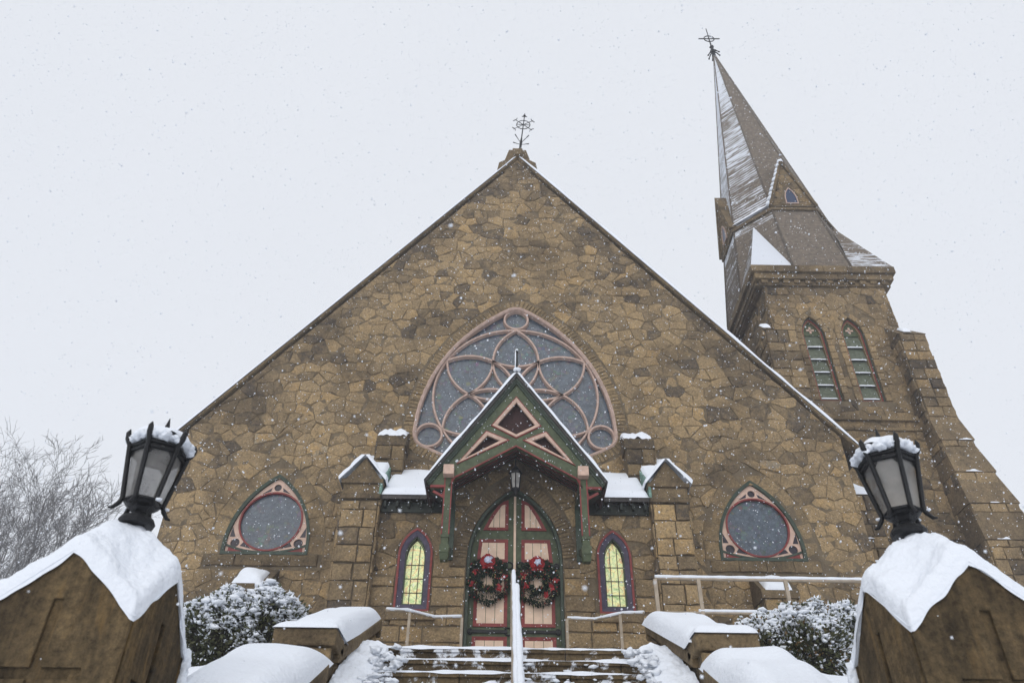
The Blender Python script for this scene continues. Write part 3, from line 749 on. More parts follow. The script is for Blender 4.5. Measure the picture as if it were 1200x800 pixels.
# lean-to roofs between buttress and porch
for s in (-1, 1):
    xa, xb = sorted((s * 1.7, s * 3.44)); l = MB()
    l.hull([(xa, -1.62, 10.62), (xb, -1.62, 10.62), (xb, -.0, 12.1), (xa, -.0, 12.1)], [(xa, -1.66, 10.72), (xb, -1.66, 10.72), (xb, -.0, 12.22), (xa, -.0, 12.22)], tint=.2)
    lr = l.build('lean_to_roof', M['slate'], church)
    sn = MB(); snow_on(sn, lambda u, v: (xa + u * (xb - xa), -1.68 + v * 1.66, 10.71 + v * 1.5), 24, 20, .13, .08, 2, .3, s, Vector((0, -.6, .75)))
    sn.build('roof_snow', M['snow'], lr)
    for k in range(6):
        r = MB(); x = xa + .1 + (xb - xa - .2) * k / 5; r.box(x - .03, x + .03, -1.56, -1.3, 10.44, 10.6, tint=.5); r.build('rafter_end', M['rib'], lr)
    r = MB(); r.box(xa, xb, -1.42, -1.36, 10.35, 10.62, tint=.5); r.build('fascia', M['rib'], lr)
    fl = MB(); xx = s * 3.44; x2 = s * 3.5
    a, b = sorted((xx, x2)); fl.hull([(a, -1.72, 10.7), (b, -1.72, 10.7), (b, -.02, 12.2), (a, -.02, 12.2)], [(a, -1.72, 11.08), (b, -1.72, 11.08), (b, -.02, 12.6), (a, -.02, 12.6)], tint=.5)
    fl.build('copper_flashing', M['copper'], lr)
# low wall buttresses under the side windows
for s, x0, x1 in ((-1, -7.08, -6.2), (1, 6.2, 7.02)):
    b = MB(); yy = -.8; b.box(x0 + .02, x1 - .02, yy + .02, 0, 5.9, 8.6, tint=.3); coursed(b, x0, x1, 6.0, 8.45, FR(yy), (.34, .45), (.4, .5), dark=.3)
    coursed(b, *((.0, .8) if False else (yy, -.02)), 6.0, 8.45, FXR(x1), (.34, .45), (.35, .45)); coursed(b, .02, .8, 6.0, 8.45, FX(x0), (.34, .45), (.35, .45))
    b.yz([(yy - .07, 8.45), (0, 8.45), (0, 9.35), (yy - .07, 8.66)], x0 - .06, x1 + .06, tint=.25)
    wb = b.build('wall_buttress', M['dark_stone'], church)
    sn = MB(); snow_on(sn, lambda u, v: (x0 + .05 + u * (x1 - x0 - .14), yy - .09 + v * .55, 8.66 + v * .48), 20, 14, .13, .3, 3, .7, s * 2, Vector((0, -.55, .8)), .02); sn.build('snow_cap', M['snow'], wb)

# ---- doors
DY = PY + .28
F_D = lambda x, y, z: (x, y + DY, z)
def leaf_poly(s, gap):
    h = clip(grow(door_o, -.02), (s * gap, 0), (-s, 0)); h = clip(h, (0, 6.36), (0, -1))
    return ccw(h)
jm = MB(); jm.strip(door_o[1:] + [door_o[0]], [(-.0, -.45), (-.0, -.06), (.07, -.06), (.07, -.45)], F=lambda x, y, z: (x, y + PY, z)); jm.build('door_frame', M['dkgreen'], church)
for s in (-1, 1):
    lp = leaf_poly(s, .035); d = MB(); plate(d, lp, [], FR(DY), -.12, 0); leaf = d.build('door_leaf', M['green'], church)
    tri = [(.17, 10.05), (.82, 10.05), (.6, 10.5), (.4, 10.82), (.17, 11.0 - .1)]
    panels = [tri, [(.17, 9.2), (.96, 9.2), (.9, 9.8), (.17, 9.8)], [(.17, 7.6), (.99, 7.6), (.99, 9.02), (.17, 9.02)], [(.17, 6.5), (1.0, 6.5), (1.0, 7.37), (.17, 7.37)]]
    for q in panels:
        q = ccw([(s * x, z) for x, z in q]); f = MB(); f.strip(q, [(.0, -.02), (.0, .03), (.085, .015), (.085, -.02)] , closed=True, F=F_D)
        fo = f.build('panel_moulding', M['red'], leaf)
        bd = MB(); inn = grow(q, -.075); xs = [p[0] for p in inn]; n = 3; w_ = (max(xs) - min(xs)) / n
        for k in range(n):
            a = min(xs) + k * w_ + .006; b = a + w_ - .012
            pp = clip(clip(inn, (a, 0), (-1, 0)), (b, 0), (1, 0))
            if len(pp) > 2: plate(bd, pp, [], FR(DY), -.01, .012)
        bd.build('panel_boards', M['cream'], leaf)
    for z in (7.49, 9.11):
        h = MB(); xa, xb = sorted((s * .16, s * 1.12)); h.box(xa, xb, DY - .045, DY - .004, z - .035, z + .035)
        h.tube([(s * (.14 + .09 * math.cos(t)), DY - .03, z + .09 * math.sin(t)) for t in [2 * PI * k / 14 for k in range(14)]], .018, 6, closed=True)
        h.tube([(s * (1.05 + .06 * math.cos(t)), DY - .03, z + .06 * math.sin(t)) for t in [2 * PI * k / 14 for k in range(14)]], .018, 6, closed=True)
        h.build('strap_hinge', M['iron'], leaf)
as_ = MB(); as_.box(-.03, .03, DY - .04, DY - .0, 6.36, 11.0); as_.build('door_meeting_strip', M['cream'], church)

# ---- timber porch hood
GY = -2.6
porch = MB()
gab = [(-2.1, 10.46), (-1.62, 10.46), (-1.5, 10.72), (0, 11.62), (1.5, 10.72), (1.62, 10.46), (2.1, 10.46), (2.12, 10.62), (0, 13.62), (-2.12, 10.62)]
kite = [(0, 11.9), (.6, 12.24), (0, 13.08), (-.6, 12.24)]
triL = [(-1.42, 11.15), (-.25, 11.8), (-.76, 12.03)]; triR = [(-x, z) for x, z in triL]
plate(porch, gab, [kite, triL, triR], FR(GY), -.14, 0)
po_ = porch.build('porch_gable', M['green'], church, bevel=.01)
for h in (kite, triL, triR):
    tm = MB(); tm.strip(ccw(h), [(-.01, -.06), (-.01, .035), (.07, .01), (.07, -.06)], closed=True, F=lambda x, y, z: (x, y + GY, z)); tm.build('salmon_trim', M['salmon'], po_)
    rl = MB(); rl.strip(ccw(h), [(-.04, -.02), (-.04, .022), (-.012, .022), (-.012, -.02)], closed=True, F=lambda x, y, z: (x, y + GY, z)); rl.build('red_edging', M['red'], po_)
rl = MB(); low = [(-1.62, 10.46), (-1.5, 10.72), (0, 11.62), (1.5, 10.72), (1.62, 10.46)]
rl.strip(low, [(.0, -.03), (.0, .02), (.035, .02), (.035, -.03)], F=lambda x, y, z: (x, y + GY, z))
for s in (-1, 1): rl.strip([(s * 2.1, 10.48), (s * 1.72, 10.48)], [(-.03, -.03), (-.03, .03), (.03, .03), (.03, -.03)], F=lambda x, y, z: (x, y + GY, z)); rl.strip([(s * 2.02, 10.36), (s * 1.78, 10.22), (s * 1.74, 10.36)], [(-.03, -.03), (-.03, .0), (.03, .0), (.03, -.03)], F=lambda x, y, z: (x, y + GY, z))
rl.build('red_edging', M['red'], po_)
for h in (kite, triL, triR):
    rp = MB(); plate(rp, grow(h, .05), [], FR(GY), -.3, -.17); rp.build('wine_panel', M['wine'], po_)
bb = MB()
for s in (-1, 1):
    bb.strip([(s * 2.2, 10.56), (0, 13.7)], [(-.1, -.02), (-.1, .05), (-.07, .06), (-.05, .09), (.02, .1), (.02, -.02)] if s < 0 else [(-.02, -.02), (-.02, .1), (.05, .09), (.07, .06), (.1, .05), (.1, -.02)], F=lambda x, y, z: (x, y + GY, z))
bb.build('bargeboard', M['dkgreen'], po_)
pr_ = MB()
for s in (-1, 1):
    pr_.hull([(s * 2.2, GY - .16, 10.55), (s * 2.2, 0, 10.55), (0, 0, 13.7), (0, GY - .16, 13.7)], [(s * 2.22, GY - .16, 10.6), (s * 2.22, 0, 10.6), (0, 0, 13.79), (0, GY - .16, 13.79)], tint=.3)
pro = pr_.build('porch_roof', M['slate'], church)
for s in (-1, 1):
    sn = MB(); a = Vector((s * 2.25, 0, 10.56)); b = Vector((0, 0, 13.8)); nn = Vector((s * .82, 0, .57))
    snow_on(sn, lambda u, v: (a.x + (b.x - a.x) * u, GY - .21 + (0, .002, .005, .01, .03, .1, .4, .7, 1)[round(v * 8)] * 2.82, a.z + (b.z - a.z) * u), 60, 8, .062, .03, 2.2, .5, s * 5, nn, .0, ev=.3)
    sn.build('porch_snow', M['snow'], pro)
fn = MB(); fn.tube([(0, GY - .1, 13.85), (0, GY - .1, 14.55)], [.035, .025], 8); fn.blob((0, GY - .1, 14.55), .05); fn.build('porch_finial', M['iron'], pro)
sn = MB(); sn.blob((0, GY - .1, 13.95), .1, (1.2, 1, .7)); sn.blob((0.0, GY - .1, 14.62), .05, (1, 1, .9)); sn.tube([(-.035, GY - .1, 13.95), (-.03, GY - .1, 14.6)], .022, 6); sn.build('finial_snow', M['snow'], pro)
for k, (yy, dz) in enumerate(((-2.3, .09), (-1.95, .2), (-1.6, .3))):
    f = MB(); q = [(-1.75, 10.2 + dz), (-1.58, 10.6 + dz), (0, 11.55 + dz), (1.58, 10.6 + dz), (1.75, 10.2 + dz)]
    f.strip(q, [(.0, -.06), (.0, .06), (.42, .06), (.42, -.06)], F=lambda x, y, z: (x, y + yy, z)); rb_ = f.build('arch_rib', M['rib'], po_)
    f = MB(); f.strip(q, [(-.02, .05), (-.02, .075), (.025, .075), (.025, .05)], F=lambda x, y, z: (x, y + yy, z)); f.build('rib_edging', M['red_dk'], po_)
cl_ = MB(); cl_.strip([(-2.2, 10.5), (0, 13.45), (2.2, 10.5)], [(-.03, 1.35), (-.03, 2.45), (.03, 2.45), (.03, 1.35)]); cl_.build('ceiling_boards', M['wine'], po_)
for s in (-1, 1):
    p = MB(); x = s * 1.66; p.box(x - .085, x + .085, -2.62, -2.42, 8.95, 10.72); p.box(x - .115, x + .115, -2.66, -2.38, 8.78, 8.98); p.box(x - .1, x + .1, -2.64, -2.4, 9.15, 9.22)
    p.hull([(x - .09, -2.6, 8.62), (x + .09, -2.6, 8.62), (x + .09, -2.42, 8.62), (x - .09, -2.42, 8.62)], [(x - .11, -2.65, 8.78), (x + .11, -2.65, 8.78), (x + .11, -2.39, 8.78), (x - .11, -2.39, 8.78)])
    post = p.build('porch_post', M['green'], church, bevel=.012)
    e = MB(); 
    for q in (-1, 1): e.box(x + q * .085 - .015, x + q * .085 + .015, -2.632, -2.6, 9.24, 10.7)
    e.build('post_edging', M['red'], post)
    c = MB(); c.box(x - .13, x + .13, -2.82, -2.4, 10.72, 10.98); c.hull([(x - .13, -2.82, 10.98), (x + .13, -2.82, 10.98), (x + .13, -2.4, 10.98), (x - .13, -2.4, 10.98)], [(x - .05, -2.7, 11.03), (x + .05, -2.7, 11.03), (x + .05, -2.45, 11.03), (x - .05, -2.45, 11.03)])
    c.build('beam_end', M['salmon'], post, bevel=.01)
    bm_ = MB(); bm_.box(x - .1, x + .1, -2.42, -1.35, 10.5, 10.72)
    bm_.strip([(y, z) for y, z in bulge((-2.45, 9.0), (-1.38, 9.35), -.05, 8)], [(-.07, -.07), (-.07, .07), (.07, .07), (.07, -.07)], F=lambda a, b, c_: (x + b, a, c_)); bm_.box(x - .12, x + .12, -1.42, -1.34, 9.1, 10.6)
    bm_.build('bracket', M['dkgreen'], post)

# ================================================================== TOWER
TX, TY, TH = 11.8, 4.775, 2.3
tower = thing('bell_tower', 'square stone bell tower with louvred lancets and a snow streaked spire', 'tower', (TX, TY, 6))
ty0 = TY - TH - .1
body = MB(); lou = {k: arch(cx, .405, 16.45, 19.35, 20.15, 10) for k, cx in ((0, 10.88), (1, 12.33))}
plate(body, [(TX - TH, 0), (TX + TH, 0), (TX + TH, 21.8), (TX - TH, 21.8)], [grow(l, .01) for l in lou.values()], FR(ty0), -.5, 0, tint=.3)
body.box(TX - TH, TX + TH, ty0 + .5, TY + TH, 0, 21.8, tint=.3)
tb = body.build('tower_wall', M['mortar'], tower)
tr_ = MB(); rubble(tr_, [(TX - TH, 7), (TX + TH, 7), (TX + TH, 21.75), (TX - TH, 21.75)], FR(ty0), .46, .37, [grow(l, .22) for l in lou.values()], dark=.14)
rubble(tr_, [(-TY - TH, 12), (-ty0, 12), (-ty0, 21.75), (-TY - TH, 21.75)], FX(TX - TH), .46, .37, dark=.25)
rubble(tr_, [(ty0, 6), (TY + TH, 6), (TY + TH, 21.75), (ty0, 21.75)], FXR(TX + TH), .46, .37, dark=.2)
tr_.build('tower_facing', M['tower'], tb)
for k, l in lou.items():
    cx = (10.88, 12.33)[k]
    v = MB(); voussoirs(v, l[1:] + [l[0]], FR(ty0), .24, .3, n1=.05); v.build('louvre_surround', M['dressed'], tb)
    w = MB(); w.strip(l, [(-.0, -.4), (-.0, -.06), (.04, -.06), (.04, -.4)], closed=True, F=lambda x, y, z: (x, y + ty0, z)); lo = w.build('louvre_window', M['dkgreen'], tower)
    w = MB(); w.strip(grow(l, -.042), [(-.0, -.4), (-.0, -.08), (.03, -.08), (.03, -.4)], closed=True, F=lambda x, y, z: (x, y + ty0, z)); w.build('red_trim', M['red'], lo)
    w = MB(); w.strip(grow(l, -.075), [(-.0, -.4), (-.0, -.11), (.03, -.11), (.03, -.4)], closed=True, F=lambda x, y, z: (x, y + ty0, z)); w.build('salmon_trim', M['dressed'], lo)
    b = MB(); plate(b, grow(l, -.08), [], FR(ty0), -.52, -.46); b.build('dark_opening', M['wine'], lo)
    for q in range(5):
        z = 16.62 + q * .56; s_ = MB(); s_.hull([(cx - .29, ty0 + .14, z), (cx + .29, ty0 + .14, z), (cx + .29, ty0 + .17, z), (cx - .29, ty0 + .17, z)], [(cx - .29, ty0 + .25, z + .6), (cx + .29, ty0 + .25, z + .6), (cx + .29, ty0 + .28, z + .6), (cx - .29, ty0 + .28, z + .6)])
        sl_ = s_.build('louvre_slat', M['louvre'], lo)
        w = MB(); snow_on(w, lambda u, v_: (cx - .29 + u * .58, ty0 + .132 + v_ * .03, z + .0 + v_ * .05), 16, 4, .018, .2, 6, .6, q, Vector((0, -.6, .7)), .004); w.build('slat_snow', M['snow'], sl_)
    t = MB(); plate(t, [(cx - .3, 19.42), (cx + .3, 19.42), (cx + .27, 19.62), (cx + .14, 19.9), (cx, 20.02), (cx - .14, 19.9), (cx - .27, 19.62)], [], FR(ty0), -.3, -.2); tp_ = t.build('arch_panel', M['green'], lo)
    t = MB()
    for a, b_ in ((.035, .14), (.14, .035)): t.box(cx - a, cx + a, ty0 + .165, ty0 + .199 - .001 * (a > .1), 19.66 - b_, 19.66 + b_)
    t.blob((cx, ty0 + .18, 19.66), .06, (1, .3, 1)); t.build('cross_emblem', M['salmon'], tp_)
# string courses, cornice
def ring(mb, h, z0, z1, dark=.3, seg=.9, y_in=0):
    n = max(1, int(2 * h / seg)); 
    for k in range(n):
        a, b = TX - h + 2 * h * k / n + .004, TX - h + 2 * h * (k + 1) / n - .004
        mb.box(a, b, TY - h, TY - h + .5, z0, z1, tint=random.uniform(.1, .6))
    mb.box(TX - h + .003, TX - h + .5, TY - h + .5, TY + h, z0, z1, tint=.35); mb.box(TX + h - .5, TX + h - .003, TY - h + .5, TY + h, z0, z1, tint=.35)
cc = MB(); H0 = TH + .1

for h_, za_, zb__ in ((H0 + .14, 15.62, 15.8), (H0 + .1, 15.25, 15.36), (H0 + .16, 11.4, 11.62)):
    cc = MB(); ring(cc, h_, za_, zb__); cc.build('string_course', M['dark_stone'], tower, bevel=.015)
cc = MB(); ring(cc, H0 + .12, 21.62, 21.85); ring(cc, H0 + .26, 21.85, 22.12); ring(cc, H0 + .37, 22.12, 22.44)
for k in range(12):
    x = TX - H0 + .1 + (2 * H0 - .2) * k / 11; cc.box(x - .12, x + .12, TY - H0 - .2, TY - H0, 21.72 - random.uniform(0, .08), 21.84, tint=random.uniform(.1, .6))
cc.box(TX - H0 - .2, TX + H0 + .2, TY - H0, TY + H0 + .2, 21.7, 22.4, tint=.3)
cc.build('cornice', M['dark_stone'], tower, bevel=.02)
# buttresses
def tbut(x0, x1, y0, z0, z1, side):
    b = MB(); b.box(x0 + .02, x1 - .02, y0 + .02, TY, z0, z1, tint=.3); coursed(b, x0, x1, z0, z1, FR(y0), (.32, .46), (.36, .62), dark=.3)
    if side > 0: coursed(b, y0, TY, z0, z1, FXR(x1), (.32, .46), (.4, .7), dark=.3); coursed(b, -ty0 - .1, -y0, z0, z1, FX(x0), (.32, .46), (.25, .4), dark=.6)  # inner return gets far more dark stones, painting in its shade
    else: coursed(b, -TY, -y0, z0, z1, FX(x0), (.32, .46), (.4, .7), dark=.4); coursed(b, y0, ty0 + .1, z0, z1, FXR(x1), (.32, .46), (.25, .4), dark=.6)  # same extra dark stones stand in for shade on this inner return
    return b
for side, stages in ((-1, [(8.85, 9.95, 1.75, 12.6, 19.0), (9.4, 10.75, 1.2, 5, 12.3)]), (1, [(13.6, 14.52, 1.75, 15.0, 18.9), (13.62, 14.66, 1.62, 13.9, 14.5), (13.64, 14.86, 1.5, 12.9, 13.3), (13.65, 15.1, 1.4, 11.9, 12.2), (13.66, 15.4, 1.3, 5, 11.0)])):
    for i, (x0, x1, y0, z0, z1) in enumerate(stages):
        b = tbut(x0, x1, y0, z0, z1, side)
        yb = ty0 if i == 0 else stages[i - 1][2]
        xo = (14.1 if i == 0 else stages[i - 1][1]) if side > 0 else x0; sh = (.55 if side < 0 else .8) if i == 0 or side < 0 else 1.1
        b.hull([(x0 - .04, y0 - .06, z1), (x1 + .04, y0 - .06, z1), (x1 + .04, TY, z1), (x0 - .04, TY, z1)], [(x0 - .03, yb + .02, z1 + sh), (xo if side > 0 else x1 - .1, yb + .02, z1 + sh), (xo if side > 0 else x1 - .1, TY, z1 + sh), (x0 + (.35 if side < 0 else -.03), TY, z1 + sh)], tint=.2)
        bo = b.build('tower_buttress', M['tower'], tower)
        sn = MB()
        if i == 0: snow_on(sn, lambda u, v: (x0 + (.2 if side > 0 else -.03) + u * (.3), y0 - .05 + v * .4, z1 + .08 + v * .42), 8, 6, .12, .3, 4, .8, i)
        elif side < 0:
            snow_on(sn, lambda u, v: (x0 + .35 + u * .95, y0 - .06 + v * .5, z1 + .02 + v * .5), 16, 10, .14, .3, 3, .9, 4)
        else:
            xq = x0 + .3 + .3 * (i % 2); snow_on(sn, lambda u, v: (xq + u * (.28 + .12 * (i % 3)), y0 - .07 + v * .14, z1 + .0 + v * .12), 14, 5, .06, .4, 6, 1.0, i)
        sn.build('snow_patch', M['snow'], bo)
for z_, yb in ((10.9, 1.2), (10.2, 1.2)):
    sn = MB(); snow_on(sn, lambda u, v: (9.8 + u * .55, yb - .12 + v * .14, z_ + v * .05), 10, 4, .07, .35, 5, .9, z_); sn.build('ledge_snow', M['snow'], tower)
# spire
AP = Vector((11.3, 5.5, 42.4)); hw = H0 + .34; kq = .4142 * hw; zb = 22.442
cy = TY
octb = [Vector((TX - kq, cy - hw, zb)), Vector((TX + kq, cy - hw, zb)), Vector((TX + hw, cy - kq, zb)), Vector((TX + hw, cy + kq, zb)), Vector((TX + kq, cy + hw, zb)), Vector((TX - kq, cy + hw, zb)), Vector((TX - hw, cy + kq, zb)), Vector((TX - hw, cy - kq, zb))]
lev = lambda i, t: octb[i % 8] + (AP - octb[i % 8]) * t
sp = MB(); TB = .2
snow_f = [.0, .14, .25, .2, .2, .3, .42, .33]           # front, SE, E, NE, N, NW, W, SW
for i in range(8):
    for j in range(12):
        t0, t1 = (j / 12) ** 1, ((j + 1) / 12); t1 = min(t1, .985)
        sn_ = snow_f[i] + (.04 * math.sin(j * 1.3 + i)) + (.12 if j > 7 else 0) - (.2 if i in (6, 7) and j < 2 else 0)
        a, b, c, d = lev(i, t0), lev(i + 1, t0), lev(i + 1, t1), lev(i, t1); sp.add([a, b, c, d], [(0, 1, 2, 3)], snow=sn_)
spire = sp.build('spire', M['roof'], tower)
hp = MB()
for i in range(8): hp.tube([lev(i, .0), lev(i, .98)], [.05, .03], 5)
hp.build('hip_rolls', mat('hip_lead', (.15, .125, .1), .8, vary=.3), spire)
# broaches
for i, (cx, cyy) in ((0, (TX - hw, cy - hw)), (1, (TX + hw, cy - hw))):
    Cn = Vector((cx, cyy, zb))
    if i == 0: A, B = octb[0], octb[7]
    else: A, B = octb[1], octb[2]
    T = (lev(0, .165) + lev(7, .165)) / 2 if i == 0 else (lev(1, .165) + lev(2, .165)) / 2
    T = T + (Vector((cx, cyy, T.z)) - T) * .06
    b = MB()
    n = 10
    for (P, Q, sv, flip) in ((Cn, A, .6 if i == 0 else .36, i == 1), (B, Cn, .3 if i == 0 else .6, i == 1)):
        for j in range(n):
            t0, t1 = j / n, (j + 1) / n
            q = [P + (T - P) * t0, Q + (T - Q) * t0, Q + (T - Q) * t1, P + (T - P) * t1]
            b.add(q if not flip else q[::-1], [(0, 1, 2, 3)], snow=sv - (.25 * j / n if i == 1 else 0))
    b.build('broach', M['roof'], spire)
# band and dormers
zt = zb + (AP.z - zb) * TB
bd = MB()
for i in (6, 7, 0, 1):
    a, b = lev(i, TB - .012), lev(i + 1, TB - .012); c_ = Vector((TX + (AP.x - TX) * TB, TY + (AP.y - TY) * TB, 0)); 
    oa = Vector((a.x - c_.x, a.y - c_.y, 0)).normalized() * .1; ob = Vector((b.x - c_.x, b.y - c_.y, 0)).normalized() * .1
    bd.hull([a + oa, b + ob, b, a], [a + oa + Vector((0, 0, .14)), b + ob + Vector((0, 0, .14)), b + Vector((0, 0, .14)), a + Vector((0, 0, .14))], tint=.2)
bdo = bd.build('spire_band', M['dark_stone'], spire)
sn = MB(); a, b = lev(7, TB), lev(8, TB)
for (a, b) in ((lev(7, TB), lev(0, TB)),):
    o_ = Vector((-.08, -.08, .11)); snow_on(sn, lambda u, v: a + (b - a) * u + o_ + Vector((.1, .1, .06)) * v, 30, 4, .11, .3, 4, .5, 3)
sn.build('band_snow', M['snow'], bdo)
def dormer(rot):
    c0 = Vector((TX, TY, 0))
    R = Matrix.Rotation(rot, 4, 'Z')
    fr = [lev(0, TB), lev(1, TB)] if rot == 0 else [lev(6, TB), lev(7, TB)]
    m = (fr[0] + fr[1]) / 2; wv = (fr[1] - fr[0]); hwid = wv.length / 2; ux = wv.normalized(); nrm = Vector((ux.y, -ux.x, 0)).normalized()
    P = lambda u, v, n: m + ux * u + nrm * n + Vector((0, 0, v))
    H = 2.75; d = MB()
    d.hull([P(-hwid, 0, .1), P(hwid, 0, .1), P(hwid, 0, -1.2), P(-hwid, 0, -1.2)], [P(-.02, H, .1), P(.02, H, .1), P(.02, H, -1.2), P(-.02, H, -1.2)], tint=.4)
    do = d.build('dormer', M['mortar'], spire)
    f = MB(); rubble(f, [(-hwid + .05, .05), (hwid - .05, .05), (0, H - .1)], lambda u, v, n: P(u, v, .1 + n), .36, .3, [arch(0, .32, .12, .5, 1.25, 6)], dark=.15); f.build('dormer_facing', M['dark_stone'], do)
    q = MB(); Fq = lambda x, y, z: P(x, z, .1 - y)
    q.strip([(-hwid - .05, -.02), (0, H + .06), (hwid + .05, -.02)], [(-.04, -1.0), (-.04, .1), (.08, .1), (.08, -1.0)], F=Fq, tint=.3); q.build('dormer_coping', M['dark_stone'], do)
    q = MB(); q.strip(arch(0, .25, .14, .4, 1.1, 6), [(-.015, -.05), (-.015, .06), (.025, .06), (.025, -.05)], closed=True, F=Fq); q.build('dormer_frame', M['rose_trim'], do)
    q = MB(); plate(q, arch(0, .24, .14, .4, 1.1, 6), [], lambda u, v, n: P(u, v, .1 + n), -.1, .03); q.build('dormer_glass', mat('dormer_glass', (.03, .045, .09), .3), do)
    q = MB()
    for k in range(9):                       # snow held on the stepped left coping
        t0 = k / 9; u = (-hwid - .1) * (1 - t0); v = t0 * H; q.blob(P(u - .02, v + .16, 0.08), .13, (.8, 1.1, 1.0), .3)
    if rot == 0: q.blob(P(.0, H + .12, .1), .14, (1, 1, 1), .3)
    q.build('dormer_snow', M['snow'], do)
dormer(0); dormer(-PI / 2)
# spire cross
sc_ = MB(); a = AP - Vector((0, 0, .25)); top = Vector((11.25, 5.55, 45.0)); dv = (top - a).normalized(); px_ = Vector((dv.z, 0, -dv.x))
sc_.tube([a, a + dv * .9, top], [.1, .045, .025], 8); c = a + dv * 1.75
sc_.tube([c + px_ * .3 * math.cos(t) + dv * .3 * math.sin(t) for t in [2 * PI * k / 18 for k in range(18)]], .03, 6, closed=True)
sc_.tube([c - px_ * .62, c + px_ * .62], .035, 6)
for k in range(8):
    an = 2 * PI * k / 8; o_ = Vector((math.cos(an), math.sin(an), 0)); sc_.tube([a + Vector((0, 0, .3)), a + o_ * .18 + Vector((0, 0, .28)), a + o_ * .28 + Vector((0, 0, .1)), a + o_ * .34 + Vector((0, 0, -.02))], [.035, .04, .03, .05], 6)
for z_ in (.5, .85): sc_.blob(a + dv * z_, .15, (1, 1, .7), .3)
sc_.build('spire_cross', M['iron'], spire)

# ================================================================== WREATHS, LANTERN
def wreath(cx, cz, label, seed):
    rnd = random.Random(seed); y = DY - .12
    root = thing('wreath', label, 'wreath', (cx, y, cz), 'wreaths on the church doors')
    f = MB(); R0, R1 = .375, .2
    for k in range(2600):
        a = rnd.uniform(0, 2 * PI); t = rnd.uniform(0, 2 * PI); rr = R1 * math.sqrt(rnd.uniform(.25, 1)) * (1 + .18 * math.sin(a * 5 + seed))
        p = Vector(((R0 + rr * math.cos(t)) * math.cos(a), -rr * .75 * math.sin(t), (R0 + rr * math.cos(t)) * math.sin(a)))
        d = Vector((math.cos(a) * math.cos(t) - .6 * math.sin(a), -math.sin(t), math.sin(a) * math.cos(t) + .6 * math.cos(a))) + Vector((rnd.gauss(0, .5), rnd.gauss(0, .5), rnd.gauss(0, .5))); d.normalize()
        w = d.orthogonal().normalized() * rnd.uniform(.012, .022); L = rnd.uniform(.05, .1); q = Vector((cx, y, cz)) + p
        f.add([q - w, q + w, q + d * L * .6 + w * .8, q + d * L, q + d * L * .6 - w * .8], [(0, 1, 2, 3, 4)])
    f.build('foliage', M['needle'], root)
    b = MB(); h = MB()
    for k in range(75):
        a = rnd.uniform(0, 2 * PI); t = rnd.uniform(-.3, PI + .3); rr = R1 * 1.02
        p = Vector((cx, y, cz)) + Vector(((R0 + rr * math.cos(t)) * math.cos(a), -rr * .8 * math.sin(t) - .02, (R0 + rr * math.cos(t)) * math.sin(a)))
        (b if k % 2 else h).blob(p, rnd.uniform(.012, .02), jit=.1)
    struct(b.build('berries', M['berry'], root), None, 'stuff')
    struct(h.build('gold_beads', mat('gold_bead', (.35, .33, .13), .5), root), None, 'stuff')
    for k in range(5):                                  # red bract clusters tucked into the ring
        r = MB()
        a = [-.5, -1.0, 3.6, 3.0, .15, 2.3, -2.2, .8][k] + rnd.uniform(-.2, .2); c = Vector((cx + (R0 + rnd.uniform(-.08, .1)) * math.cos(a), y - .15, cz + (R0 + rnd.uniform(-.08, .1)) * math.sin(a)))
        for q in range(9):
            t = rnd.uniform(0, 2 * PI); e = Vector((math.cos(t), -rnd.uniform(.1, .7), math.sin(t))).normalized(); w = e.cross(Vector((0, 1, 0.1))).normalized() * .03; L = rnd.uniform(.06, .12)
            r.add([c, c + e * L * .5 + w, c + e * L, c + e * L * .5 - w], [(0, 1, 2, 3)])
        r.build('ribbon', M['ribbon'], root)
    bw = MB(); c = Vector((cx + .0, y - .2, cz + .42))
    for k in range(9):
        a = 2 * PI * k / 9 + .2; e = c + Vector((.19 * math.cos(a), .03 * math.sin(3 * a), .18 * math.sin(a)))
        w = Vector((-math.sin(a), 0, math.cos(a))) * .08
        bw.add([c, e * .5 + c * .5 + w + Vector((0, -.05, 0)), e + w * .6, e + Vector((0, .03, 0)), e - w * .6, e * .5 + c * .5 - w + Vector((0, -.05, 0))], [(0, 1, 2, 3, 4, 5)])
    bw.blob(c, .13, (1, .5, 1), .5, 2)
    for q in (-1, 1): bw.hull([c + Vector((q * .02, 0, -.05)), c + Vector((q * .06, 0, -.04)), c + Vector((q * .06, .02, -.04)), c + Vector((q * .02, .02, -.05))], [c + Vector((q * .08, -.01, -.2)), c + Vector((q * .15, -.01, -.18)), c + Vector((q * .15, .01, -.18)), c + Vector((q * .08, .01, -.2))])
    bo = bw.build('bow', M['ribbon'], root)
    s = MB(); s.blob(c + Vector((.01, -.06, 0)), .085, (1, .4, 1), .5, 2); s.build('bow_centre', M['white'], bo)
    return root
wreath(-.665, 8.69, 'evergreen wreath with red bow hung on the left church door, a little higher', 3)
wreath(.555, 8.65, 'evergreen wreath with red bow hung on the right church door, a little lower', 8)

